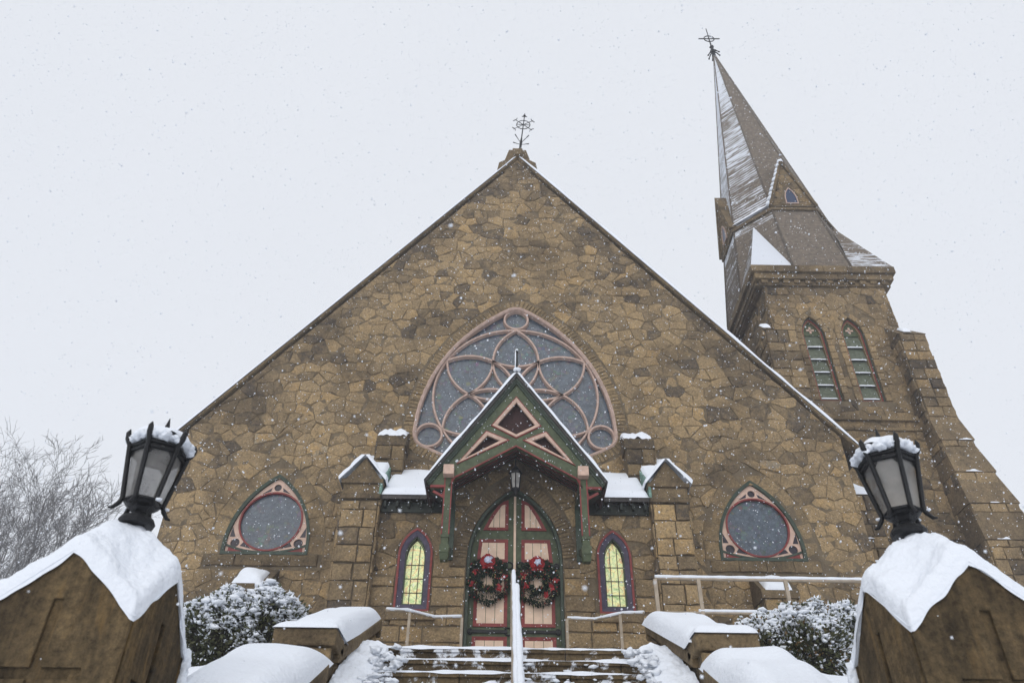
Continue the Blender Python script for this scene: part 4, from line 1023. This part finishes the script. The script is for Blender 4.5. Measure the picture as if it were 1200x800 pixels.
def hexring(c, r, z, n=6, a0=30): return [Vector((c[0] + r * math.cos(math.radians(a0 + 360 * k / n)), c[1] + r * math.sin(math.radians(a0 + 360 * k / n)), z)) for k in range(n)]
LZ = .14
pl = thing('porch_lantern', 'dark iron lantern hanging under the porch gable above the door', 'lantern', (0, -2.0, 10.5))
c = (0, -2.0)
b = MB(); t6, b6 = hexring(c, .15, 11.02), hexring(c, .105, 10.6)
for k in range(6): b.tube([b6[k], t6[k]], .016, 5)
for ring6 in (t6, b6): b.tube(ring6, .018, 5, closed=True)
b.lathe((0, -2.0, 0), [(.17, 11.02), (.185, 11.05), (.1, 11.17), (.03, 11.25)], 6); b.lathe((0, -2.0, 0), [(.11, 10.6), (.11, 10.57), (.05, 10.5), (.02, 10.43)], 6); b.tube([(0, -2, 11.2), (0, -2, 11.62)], .014, 5)
b.build('lantern_frame', M['iron'], pl)
for k in range(6):
    q = MB(); q.add([b6[k] * .97 + Vector((0, -2.0, 10.6)) * .03, b6[(k + 1) % 6] * .97 + Vector((0, -2.0, 10.6)) * .03, t6[(k + 1) % 6] * .97 + Vector((0, -2.0, 11.0)) * .03, t6[k] * .97 + Vector((0, -2.0, 11.0)) * .03], [(0, 1, 2, 3)]); q.build('lantern_pane', M['frost'], pl)


for o in pl.children: o.location.z += LZ
# ================================================================== GATE PIERS AND LAMPS
def pier(cx, label):
    cy, h, zc, zp = -15.16, .44, 3.04, 3.42; z0 = .2
    root = thing('gate_pier', label, 'pier', (cx, cy, z0), 'gabled stone piers at the stair foot')
    b = MB(); b.box(cx - h + .024, cx + h - .024, cy - h + .024, cy + h - .024, z0, zc, tint=.5); b.xz([(cx - h + .06, zc - .001), (cx + h - .06, zc - .001), (cx, zp - .05)], cy - h + .024, cy + h - .024, tint=.5); b.yz([(cy - h + .063, zc - .002), (cy + h - .063, zc - .002), (cy, zp - .053)], cx - h + .024, cx + h - .024, tint=.5); core = b.build('pier_core', M['pier'], root)
    for (F, key) in ((lambda u, v, n: (cx + u, cy - h + .05 - n, v), 0), (lambda u, v, n: (cx + h - .05 + n, cy + u, v), 1), (lambda u, v, n: (cx - u, cy + h - .05 + n, v), 2), (lambda u, v, n: (cx - h + .05 - n, cy - u, v), 3)):
        f = MB(); e = h - .05 if key % 2 else h
        out = [(-e, z0), (e, z0), (e, zc), (0, zp), (-e, zc)]
        w, ch, aw = .03, 2.72, .25
        cr = [(-w, 2.05), (w, 2.05), (w, ch - w), (aw, ch - w), (aw, ch + w), (w, ch + w), (w, 3.12), (-w, 3.12), (-w, ch + w), (-aw, ch + w), (-aw, ch - w), (-w, ch - w)]
        if key % 2: cr = [(x * .9, z) for x, z in cr]
        plate(f, out, [cr], F, .022, .05, tint=random.uniform(.45, .8)); f.build('carved_face', M['pier'], core, bevel=.006)
    # cross-gabled cap and the snow lying on it
    roof = lambda x, y: max(zp - (zp - zc) * abs(x) / h, zp - (zp - zc) * abs(y) / h)
    cap = MB(); cap.grid(lambda u, v: (cx + (2 * u - 1) * h, cy + (2 * v - 1) * h, roof((2 * u - 1) * h, (2 * v - 1) * h) + .002), 24, 24, smooth=False, tint=.3); cap.lathe((cx, cy, 3.3), [(.13, 0), (.13, .3), (.1, .41)], 8, tint=.3)
    cap.build('pier_cap', M['dark_stone'], root)
    s = MB(); N = 96; hh = h + .016
    def f(u, v):
        x, y = (2 * u - 1), (2 * v - 1)
        X, Y = x * hh, y * hh; sm = 0; n_ = 0
        for dx in (-.05, 0, .05):
            for dy in (-.05, 0, .05): sm += roof(max(-h, min(h, X + dx)), max(-h, min(h, Y + dy))); n_ += 1
        e = min(1 - abs(x), 1 - abs(y)) / .13; k = 1 if e >= 1 else math.sqrt(max(0, 1 - (1 - e) ** 2))
        r_ = math.hypot(X, Y); m = .25 * math.exp(-(r_ / .3) ** 3)
        p = Vector((cx + X, cy + Y, 0))
        th = .115 * (1 + .35 * noise.noise(p * 4.2)) + m + .026 * noise.noise(p * 10) + .012 * noise.noise(p * 26) + .005 * noise.noise(p * 60)
        base = roof(max(-h, min(h, X)), max(-h, min(h, Y))) * (1 - k) + sm / n_ * k
        return (cx + X + .02 * noise.noise(p * 9) * (1 - k), cy + Y, base - (.035 + .04 * noise.noise(p * 7 + Vector((0, 0, 5)))) * (1 - k) + th * k)
    s.grid(f, N, N); s.grid(lambda u, v: (cx + (2 * u - 1) * hh, cy + (2 * v - 1) * hh, roof(max(-h, min(h, (2 * u - 1) * hh)), max(-h, min(h, (2 * v - 1) * hh))) - .02), 24, 24); s.build('snow_cap', M['snow'], root)
    # wind-packed snow stuck down the outer corner edge
    s = MB(); sx = 1 if cx < 0 else -1
    [s.blob((cx + sx * (h + .012), cy + h + .012, zc - .0 - q * .035), .034 + .014 * noise.noise(Vector((q * .4, cx, 0))), (1, .8, 1.5), .4, 2) for q in range(44)]; s.build('edge_snow', M['snow'], root)
    return root
pier(-2.71, 'gabled stone pier with crosses and thick snow cap, left of the stair foot')
pier(2.51, 'gabled stone pier with crosses and thick snow cap, right of the stair foot')

M['lampglass'] = mat('hazy_lamp_glass', (.34, .33, .31), .3, .1, 30, 0, 5, col2=(.16, .155, .15)); M['lampglass'].node_tree.nodes['Principled BSDF'].inputs['Alpha'].default_value = .62
def lamp(cx, label):
    cy = -15.16; zb_ = 3.74; root = thing('pier_lamp', label, 'lamp', (cx, cy, zb_), 'black lamps on the gate piers')
    f = MB(); f.lathe((cx, cy, 0), [(.11, 3.75), (.118, 3.775), (.105, 3.8), (.05, 3.815), (.04, 3.835), (.05, 3.86), (.1, 3.885), (.115, 3.9)], 16); f.build('lamp_base', M['iron'], root); f = MB()
    B6, T6 = hexring((cx, cy), .122, 3.915, 6, 30), hexring((cx, cy), .186, 4.3, 6, 30)
    f.tube(B6, .013, 6, closed=True); f.tube(T6, .016, 6, closed=True); f.tube(hexring((cx, cy), .18, 4.262, 6, 30), .013, 6, closed=True)
    fr = f.build('lamp_frame', M['iron'], root)
    f = MB(); f.hull(hexring((cx, cy), .06, 3.845), hexring((cx, cy), .12, 3.92)); f.build('lamp_cup', M['iron'], root)
    f = MB(); f.hull(hexring((cx, cy), .184, 4.296), hexring((cx, cy), .05, 4.39)); f.build('lamp_roof', M['iron'], root)
    for k in range(6):
        o = Vector((math.cos(math.radians(60 * k + 30)), math.sin(math.radians(60 * k + 30)), 0)); t = o.cross(Vector((0, 0, 1)))
        g_ = MB()
        g_.tube([B6[k] + o * .075 + Vector((0, 0, -.075)), B6[k] + o * .05 + Vector((0, 0, -.07)), B6[k] + o * .02 + Vector((0, 0, -.03)), B6[k] + o * .008, T6[k] + o * .008, T6[k] + o * .03 + Vector((0, 0, .045)), T6[k] + o * .04 + Vector((0, 0, .09)), T6[k] + o * .035 + Vector((0, 0, .12))],
                [.006, .013, .016, .016, .017, .02, .017, .004], 6)
        g_.build('lamp_bar', M['iron'], root)
        a, b_, c_, d = B6[k], B6[(k + 1) % 6], T6[(k + 1) % 6], T6[k]; ctr = Vector((cx, cy, 4.1))
        p = MB(); ins = lambda q: q + (Vector((cx, cy, q.z)) - q) * .06
        p.add([ins(a), ins(b_), ins(c_), ins(d)], [(0, 1, 2, 3)]); p.build('lamp_pane', M['lampglass'], root)
        # arched head inside each pane opening
        m_ = MB(); A0, A1 = a + (d - a) * .78, b_ + (c_ - b_) * .78; top = (d + c_) / 2 - Vector((0, 0, .014))
        for (s0, s1, m0) in ((d, A0, A0 + (A1 - A0) * .1), (c_, A1, A1 + (A0 - A1) * .1)):
            mid = m0 + (top - m0) * .55 + (s0 - top) * .12
            m_.add([s1, m0, mid, top, s0], [(0, 1, 2, 3, 4)]); 
        m_.build('pane_arch', M['iron'], fr)
    sp_ = MB(); sp_.tube([(cx, cy, 4.38), (cx, cy, 4.47), (cx, cy, 4.5), (cx, cy, 4.58)], [.02, .012, .02, .003], 8); sp_.build('finial', M['iron'], root)
    s = MB()
    def g(u, v):
        a = 2 * PI * u; r = .198 * v
        p = Vector((cx + r * math.cos(a), cy + r * math.sin(a), 0)); sag = .05
        return (p.x, p.y, 4.335 + .135 * math.sqrt(max(0, 1 - (r / .205) ** 2.2)) + .03 * noise.noise(p * 9) - (.05 - sag) * max(0, (v - .8) / .2))
    s.grid(g, 48, 12); s.grid(lambda u, v: (cx + .198 * v * math.cos(2 * PI * u), cy + .198 * v * math.sin(2 * PI * u), 4.322), 48, 4)
    for k in range(54):
        a = 2 * PI * (k + .3 * (k % 3)) / 54; s.blob((cx + .19 * math.cos(a), cy + .19 * math.sin(a), 4.345 + .01 * math.sin(k * 2.4)), .026 + .009 * math.sin(k * .9), (1.2, 1.2, .9), .5, 2)
    s.build('snow_cap', M['snow'], root)
    for k in (0, 2, 5):
        s = MB(); s.blob(B6[k] + Vector((0, 0, -.008)) + (B6[k] - Vector((cx, cy, 3.915))) * .3, .016, (1.2, 1.2, .8), .3); s.build('snow_clump', M['snow'], root)
    return root
lamp(-2.635, 'black six-sided lamp with snowy top on the left gate pier')
lamp(2.46, 'black six-sided lamp with snowy top on the right gate pier')

# ================================================================== STAIR CHEEK WALLS
def cheek(s):
    side = 'left' if s < 0 else 'right'
    xi = AX + s * 1.6; xo = AX + s * 2.1; x0, x1 = min(xi, xo), max(xi, xo)
    root = thing('stair_wall', f'stepped stone wall with thick rounded snow along the {side} edge of the steps', 'wall', ((x0 + x1) / 2, -12, 2), 'snow topped walls beside the steps')
    b = MB()
    prof_ = [(-10.6, 3.4), (-10.6, 4.48), (-12.72, 3.55), (-12.72, 2.2)]
    b.yz([(-12.72, 2.2), (-10.6, 3.4), (-10.6, 4.47), (-12.72, 3.54)], x0 + .05, x1 - .05, tint=.35)
    b.yz([(-12.94, 2.2), (-12.6, 2.4), (-12.6, 3.64), (-12.94, 3.64)], x0 + .03, x1 - .03, tint=.4)
    b.yz([(-15.0, .9), (-13.08, 2.2), (-13.08, 3.3), (-15.0, 2.35)], x0 + .05, x1 - .05, tint=.35)
    body_ = b.build('wall_body', M['mortar'], root)
    k = MB(); F = FXR(x1 - .05) if s < 0 else FX(x0 + .05)
    # coursed facing towards the steps and on the front of the pedestal
    for row in range(7):
        for i in range(5):
            u0 = -12.72 + i * .43; zl = stair_z(u0) - .1 + row * .24
            q = [(u0, zl), (u0 + .42, zl), (u0 + .42, zl + .23), (u0, zl + .23)]
            if s > 0: q = [(-a, z) for a, z in q]
            cl1 = clip(q, (-12.72 if s < 0 else 12.72, 3.54), ((-.44, 1) if s < 0 else (.44, 1)))
            if len(cl1) > 2: put_stone(k, cl1, F, .035, tint_of(.3), .008, .02)
    coursed(k, x0, x1, 2.2, 3.64, FR(-12.94), (.22, .3), (.25, .3), dark=.25)
    k.build('stone_facing', M['dressed'], body_)
    c = MB()
    c.yz([(-12.74, 3.56), (-10.52, 4.55), (-10.52, 4.68), (-12.74, 3.69)], x0 - .03, x1 + .03, tint=.3)
    c.yz([(-10.52, 4.45), (-10.44, 4.5), (-10.44, 4.66), (-10.52, 4.68)], x0 - .02, x1 + .02, tint=.3)
    c.box(x0 - .03, x1 + .03, -13.0, -12.6, 3.64, 3.79, tint=.35)
    c.yz([(-15.0, 2.38), (-13.1, 3.32), (-13.1, 3.46), (-15.0, 2.52)], x0 - .03, x1 + .03, tint=.3)
    c.build('coping', M['dark_stone'], root, bevel=.015)
    sn = MB()
    snow_on(sn, lambda u, v: (x0 - .06 + u * (x1 - x0 + .08), -12.85 + v * 2.4, 3.77 + max(0, (v * 2.4 - .2)) * .42), 26, 60, .18, .24, 1.6, .3, s, Vector((0, -.3, .95)), .02)
    sn.build('snow_cap', M['snow'], root); sn = MB()
    snow_on(sn, lambda u, v: (x0 - .04 + u * (x1 - x0 + .08), -13.02 + v * .56, 3.785 + .015 * v), 24, 20, .085, .2, 2.6, .35, s + 3, Vector((0, 0, 1)), .0)
    sn.build('ledge_snow', M['snow'], root); sn = MB()
    xw0, xw1 = (x0 - .22, x1 + .03) if s < 0 else (x0 - .03, x1 + .22)
    snow_on(sn, lambda u, v: (xw0 + u * (xw1 - xw0), -15.0 + v * 2.04, 2.5 + v * 2.04 * .5), 30, 50, .22, .26, 1.9, .35, s + 6, Vector((0, -.25, .97)), .02)
    sn.build('snow_cap', M['snow'], root)
    # trampled lumps pushed off the steps against the wall
    return root
cheek(-1); cheek(1)

def drift(s):
    label = 'lumpy snow shovelled against the ' + ('left' if s < 0 else 'right') + ' stair wall'
    m = MB(); xi = AX + s * 1.6
    def f(u, v):
        y = -14.6 + v * 3.0; wv = .42 * (1 - .25 * v) * (1 + .35 * noise.noise(Vector((y * 1.7, s * 5, 0)))) * (1.0 if s > 0 else .92)
        x = xi + s * .0 - s * u * wv; p = Vector((x, y, 0)); zs = stair_z(y + .15)
        top = .14 * (1 - u) ** .9 * min(1, (1 - v) * 3)
        lump = (.07 * noise.noise(p * 4 + Vector((0, 0, s))) + .05 * noise.noise(p * 9)) * (.4 + u * .6) + .025 * noise.noise(p * 20)
        return (x, y, zs - .08 * u ** 4 - (.12 if u > .97 else 0) + top + lump * (1 - .4 * u))
    m.grid(f, 26, 110)
    rnd = random.Random(int(s) + 5)
    for k in range(150):
        y = rnd.uniform(-14.4, -11.85); x = xi - s * rnd.uniform(.2, .5) ; m.blob((x, y, stair_z(y + .2) + rnd.uniform(-.08, .02)), rnd.uniform(.012, .045), (1.2, 1, .7), .8, 2)
    o = m.build('snow_drift', M['softsnow']); tag(o, label, 'snow', 'snow heaps beside the steps')
drift(-1); drift(1)
# thin snow on nosings and patches on the treads
m = MB(); rnd = random.Random(4)
for i in range(11):
    zt = Z0 - i * RZ; yf = Y0 - i * TR
    def f(u, v):
        x = XL + u * 3.2; p = Vector((x, yf * 3, 0)); hol = noise.noise(Vector((x * 1.6, i * 3.7, 1))) + .5 * noise.noise(Vector((x * 5, i * 3.7, 4)))
        t = max(.0, .018 + .022 * hol) if abs(v - .5) < .49 else -.01
        back = .16 * (v - .0)
        return (x, yf - .034 - .012 * max(0, hol) + back, zt + .001 + t * (1 if .05 < v < .95 else 0) - (.022 * max(.3, hol + .6) if v < .05 else 0))
    m.grid(f, 150, 6)
    for k in range(16):
        x = rnd.uniform(XL + .3, XR - .3); x = x if rnd.random() < .4 else rnd.uniform(-.5, .7)
        r = rnd.uniform(.02, .065) * (1.3 if i > 1 else .8); m.blob((x, yf - .05 - rnd.uniform(0, .02), zt - RZ + r * .35), r, (2.2, .8, .75), .6, 2)
    if 0 < i < 5:
        for k in range(26): m.blob((rnd.gauss(.35, .28), yf - rnd.uniform(.02, .05), zt - RZ * rnd.uniform(.2, 1)), rnd.uniform(.008, .028), (1.8, .6, .7), .6)
for k in range(16): m.blob((AX - rnd.uniform(.05, .4), Y0 - .95 - rnd.uniform(0, .35), Z0 - .76 + rnd.uniform(0, .08)), rnd.uniform(.03, .075), (1.3, 1, .8), .5, 2)
struct(m.build('step_snow', M['softsnow']), 'thin snow and lumps left on the steps', 'stuff')

# ================================================================== HANDRAILS
def rail_snow(m, pts, r, seed=0, lift=0):
    P = []; rr = []
    for (a, b) in zip(pts, pts[1:]):
        a, b = Vector(a), Vector(b); n = max(3, int((b - a).length / .05))
        for i in range(n + (1 if b == Vector(pts[-1]) else 0)):
            p = a + (b - a) * i / n; P.append(p + Vector((0, 0, lift + r * .4))); rr.append(r * (1 + .3 * noise.noise(p * 5 + Vector((seed, 0, 0)))))
    m.tube(P, rr, 8)
hr = thing('handrail', 'long beige centre handrail running down the middle of the steps', 'railing', (AX, -11.6, 4.1))
m = MB(); top = (AX - .02, -11.5, 4.87); bot = (AX - .02, -17.3, 4.87 - 5.8 * RZ / TR)
m.tube([(AX - .02, -11.35, 4.8), (AX - .02, -11.42, 4.86), top, bot, (bot[0], bot[1] - .1, bot[2] - .15)], .026, 8); m.build('rail', M['rail'], hr)
for y in (-11.45, -13.4, -15.4, -17.3):
    m = MB(); m.box(AX - .045, AX + .005, y - .025, y + .025, stair_z(y) - .25, 4.86 + (y + 11.5) * RZ / TR); m.build('post', M['rail'], hr)
m = MB(); rail_snow(m, [(AX - .015, -11.4, 4.9), (AX - .015, -11.5, 4.9), (AX - .015, -15.5, 4.9 - 4 * RZ / TR)], .021, 2, .0); rail_snow(m, [(AX + .012, -12.1, 4.51), (AX + .012, -15.5, 4.91 - 4 * RZ / TR)], .026, 7, .0); m.build('rail_snow', M['snow'], hr)
m = MB(); m.tube([(AX - .02, -11.5, 4.5), (AX - .02, -17.2, 4.5 - 5.7 * RZ / TR)], .02, 8); m.build('lower_rail', M['rail'], hr)
for s in (-1, 1):
    x = lambda q: AX * .1 + s * q
    r = thing('door_handrail', ('left' if s < 0 else 'right') + ' bent beige handrail beside the church doors, topped with snow', 'railing', (x(1.8), -3.6, 6.35), 'bent rails at the church doors')
    P = [(x(2.62), -4.0, 6.98), (x(2.25), -3.6, 7.1), (x(1.72), -3.1, 7.13), (x(1.17), -2.7, 7.28)]
    m = MB(); m.tube(P + [(x(1.15), -2.7, 7.2)], .028, 8); m.build('rail', M['rail'], r)
    for (q, y, zt) in ((2.2, -3.55, 7.1), (1.15, -2.7, 7.26)):
        m = MB(); m.box(x(q) - .028, x(q) + .028, y - .028, y + .028, 5.2, zt); m.build('post', M['rail'], r)
    m = MB(); rail_snow(m, P, .036, s * 4); m.build('rail_snow', M['snow'], r)
rr_ = thing('ramp_railing', 'long level beige railing with snowy top rail beyond the bushes', 'railing', (5, -5, 6.35))
m = MB(); m.tube([(2.72, -5, 7.32), (7.5, -5, 7.32)], .032, 8); m.build('top_rail', M['rail'], rr_)
m = MB(); m.tube([(2.72, -5, 6.66), (7.5, -5, 6.66)], .026, 8); m.build('lower_rail', M['rail'], rr_)
for x in (2.72, 3.57, 5.28, 7.4):
    m = MB(); m.box(x - .034, x + .034, -5.03, -4.97, 6.1, 7.31); m.build('post', M['rail'], rr_)
m = MB(); rail_snow(m, [(2.72, -5, 7.345), (7.5, -5, 7.345)], .036, 3); rail_snow(m, [(3.5, -5, 6.685), (7.5, -5, 6.685)], .034, 9); m.build('rail_snow', M['snow'], rr_)
m = MB(); m.box(2.6, 8, -5.2, -3.6, 5.0, 6.2, tint=.4); tag(m.build('ramp', M['step']), 'low stone ramp behind the bushes under the long railing', 'ramp')

# ================================================================== BUSHES
def bush(lobes, label, seed, snowy=.5, leafn=5200, autumn=0):
    rnd = random.Random(seed); c0 = lobes[0]
    root = thing('bush', label, 'bush', (c0[0], c0[1], ground_z(c0[0], c0[1])), 'snowy evergreen bushes before the church')
    f = MB(); s = MB(); tot = sum(l[3] * l[4] * l[5] for l in lobes)
    for (x, y, z, rx, ry, rz) in lobes:
        n = int(leafn * rx * ry * rz / tot)
        for k in range(n):
            u = rnd.uniform(-1, 1); a = rnd.uniform(0, 2 * PI); q = math.sqrt(1 - u * u); d = Vector((q * math.cos(a), q * math.sin(a), u))
            if d.y > .75: continue
            ph = 1 + .3 * noise.noise(d * 2.3 + Vector((seed, 0, 0))) + .16 * noise.noise(d * 5 + Vector((seed, 3, 0)))
            r = ph * (1 - abs(rnd.gauss(0, .11)))
            p = Vector((x + rx * d.x * r, y + ry * d.y * r, z + rz * d.z * r))
            if any(((p.x - l[0]) / l[3]) ** 2 + ((p.y - l[1]) / l[4]) ** 2 + ((p.z - l[2]) / l[5]) ** 2 < .5 for l in lobes): continue
            od = (d + Vector((rnd.gauss(0, .5), rnd.gauss(0, .5), rnd.gauss(.25, .5)))).normalized(); L = rnd.uniform(.04, .085); w = od.cross(Vector((rnd.gauss(0, 1), rnd.gauss(0, 1), rnd.gauss(0, 1)))).normalized() * L * .24
            f.add([p, p + od * L * .5 + w, p + od * L, p + od * L * .5 - w], [(0, 1, 2, 3)], mi=1 if rnd.random() < autumn else (2 if rnd.random() < .13 + .3 * snowy * max(0, d.z + .3) else 0))
            # clumps of snow lying on the outer twigs, thinning downward
            up = d.z * .7 + .85 * noise.noise(p * 3.4 + Vector((seed, 0, 0))) + .25 * noise.noise(p * 9)
            if r > ph * .86 and up > .62 - snowy and rnd.random() < .95:
                q_ = (rnd.uniform(.006, .017) if rnd.random() < .9 else rnd.uniform(.02, .034)) * (1 + .7 * max(0, d.z)); s.blob(p + Vector((0, 0, q_ * .4)) + d * rnd.uniform(-.01, .025), q_, (1.3, 1.3, .7), .7)
    f.build('foliage', [M['leaf'], M['autumn'], M['snow']], root); s.build('snow_clumps', M['snow'], root)
    core = MB()
    for (x, y, z, rx, ry, rz) in lobes:
        for k in range(14):
            a = rnd.uniform(0, 2 * PI); e = Vector((x + rx * .8 * math.cos(a) * rnd.uniform(.2, 1), y + ry * .6 * math.sin(a), z + rz * rnd.uniform(0, .85))); b0 = Vector((c0[0] + rnd.uniform(-.1, .1), c0[1] + rnd.uniform(-.1, .1), ground_z(c0[0], c0[1]) - .05))
            core.tube([b0, (b0 + e) / 2 + Vector((rnd.uniform(-.1, .1), 0, .1)), e], [.02, .014, .006], 4)
        core.blob((x, y, z), .68, (rx, ry, rz), .15, 2)  # near-black blob stands in for the shade inside each lobe
    core.build('stems_and_dark_core', mat('bush_stems_and_core', (.02, .018, .012), .95), root)
M['autumn'] = mat('yellowing_leaf', (.16, .1, .025), .6, col2=(.09, .05, .02))
bush([(-3.62, -10.35, 4.47, .56, .5, .5), (-3.2, -10.2, 4.58, .56, .5, .5), (-3.85, -10.1, 4.6, .35, .4, .4)], 'rounded bush heaped with snow, left of the steps behind the pier', 5, .75, 15000)
bush([(3.2, -10.0, 4.4, .52, .5, .52), (3.55, -10.05, 4.42, .5, .5, .6), (2.9, -9.95, 4.55, .28, .35, .32)], 'dark loose bush with yellowing tips in front of the ramp railing', 9, .5, 15000, .12)
bush([(4.2, -9.55, 4.75, .42, .45, .45), (4.5, -9.6, 4.65, .4, .4, .4)], 'small bush buried in snow behind the dark bush, by the right pier', 14, .9, 9000)

# ================================================================== BARE TREES
def tree(x, y, h, seed, label, lean=0, thick=.2):
    rnd = random.Random(seed); z0 = ground_z(x, y); root = thing('bare_tree', label, 'tree', (x, y, z0), 'bare winter trees beyond the church')
    t = MB(); cr = MB(); sn = MB()
    def branch(p, d, L, r, depth):
        n = 4; pts = [p]; rs = [r]; q = p.copy(); dd = d.copy()
        for i in range(n):
            dd = (dd + Vector((rnd.gauss(0, .13), rnd.gauss(0, .13), rnd.gauss(.05, .08)))).normalized(); q = q + dd * L / n; pts.append(q.copy()); rs.append(r * (1 - .5 * (i + 1) / n))
        (t if depth == 0 else cr).tube(pts, rs, 7 if depth == 0 else (5 if depth < 3 else 3))
        if depth < 4 and depth > 0 and rnd.random() < .85: sn.tube([a + Vector((0, 0, b * .8)) for a, b in zip(pts, rs)], [b * .8 for b in rs], 3)
        if depth >= 5: return
        k = (7, 5, 4, 4, 3)[depth]
        for i in range(k):
            f_ = rnd.uniform(.35 if depth == 0 else .2, 1.0); j = min(n - 1, int(f_ * n)); b = pts[j] + (pts[j + 1] - pts[j]) * (f_ * n - j)
            az = rnd.uniform(0, 2 * PI); o = dd.orthogonal().normalized(); o = Matrix.Rotation(az, 3, dd) @ o
            nd = (dd * rnd.uniform(.55, 1.0) + o * rnd.uniform(.5, .95) + Vector((0, 0, .22))).normalized()
            branch(b, nd, L * rnd.uniform(.45, .68), max(.011, r * (1 - .5 * f_) * rnd.uniform(.4, .6)), depth + 1)
    branch(Vector((x, y, z0 - .2)), Vector((lean, 0, 1)).normalized(), h * .55, thick, 0)
    t.build('trunk', M['bark'], root); cr.build('crown', M['bark'], root); sn.build('branch_snow', M['snow'], root)
M['bark'] = mat('grey_bark', (.24, .235, .235), .9, .4, 10, .4, 2)
tree(-21.6, 12, 14.6, 21, 'bare tree with fine twigs just left of the left lamp', .03, .17)
tree(-24.6, 13, 15.2, 33, 'bare tree with a broad twiggy crown near the left edge of the view', .02, .2)
tree(-27.6, 12, 15.8, 91, 'tallest bare tree, cut by the left edge of the view', .03, .2)
tree(-23.0, 9, 10.8, 47, 'slimmer bare tree standing in front of the taller trees', .05, .13)
tree(-28.5, 24, 20.5, 58, 'bare tree half hidden farther behind, right of the farthest one', .0, .22)
tree(-33.5, 27, 22, 72, 'farthest bare tree, behind the other trees at the left', .0, .24)
tree(-24.6, 19, 17.5, 103, 'bare tree behind the lamp, the one nearest the church roof', .0, .2)

# ================================================================== FALLING SNOW
m = MB(); rnd = random.Random(12); fwd, rgt, upv = _f, _r, _u; C0 = Vector((-.19, -20, 1.6))
octa = [Vector(v) for v in ((1, 0, 0), (-1, 0, 0), (0, 1, 0), (0, -1, 0), (0, 0, 1), (0, 0, -1))]; octf = [(0, 2, 4), (2, 1, 4), (1, 3, 4), (3, 0, 4), (2, 0, 5), (1, 2, 5), (3, 1, 5), (0, 3, 5)]
cnt = 0
while cnt < 85000:
    p = Vector((rnd.uniform(-22, 24), rnd.uniform(-18.6, 8), rnd.uniform(1, 40)))
    d = p - C0; dz = d.dot(fwd)
    if dz < 1.2 or abs(d.dot(rgt)) > dz * .8 or abs(d.dot(upv)) > dz * .58: continue
    if p.y > -.5 and p.z < 27: continue
    cnt += 1; r = rnd.uniform(.0045, .0118) * (1.0 if dz > 6 else .6); R = Matrix.Rotation(rnd.uniform(0, 6), 3, 'Z') @ Matrix.Rotation(rnd.uniform(0, 6), 3, 'X')
    m.add([p + R @ Vector((v.x * r, v.y * r, v.z * r * rnd.uniform(.5, 1.6))) for v in octa], octf)
struct(m.build('falling_snow', M['snow']), 'snowflakes drifting down in the air', 'stuff')

# ================================================================== HAZE
h = MB(); h.box(-360, 360, -380, 330, -1.5, 62)
hz = h.build('haze', [M['snow']]); hm = bpy.data.materials.new('snow_haze'); hm.use_nodes = True; ht = hm.node_tree; ht.nodes.remove(ht.nodes['Principled BSDF'])
pv = ht.nodes.new('ShaderNodeVolumePrincipled'); pv.inputs['Color'].default_value = (.93, .95, 1, 1); pv.inputs['Density'].default_value = .0018; pv.inputs['Anisotropy'].default_value = .2
ht.links.new(pv.outputs['Volume'], ht.nodes['Material Output'].inputs['Volume']); hz.data.materials.clear(); hz.data.materials.append(hm)
struct(hz, 'thin pale snow haze in the air', 'stuff')
SC.cycles.volume_bounces = 2
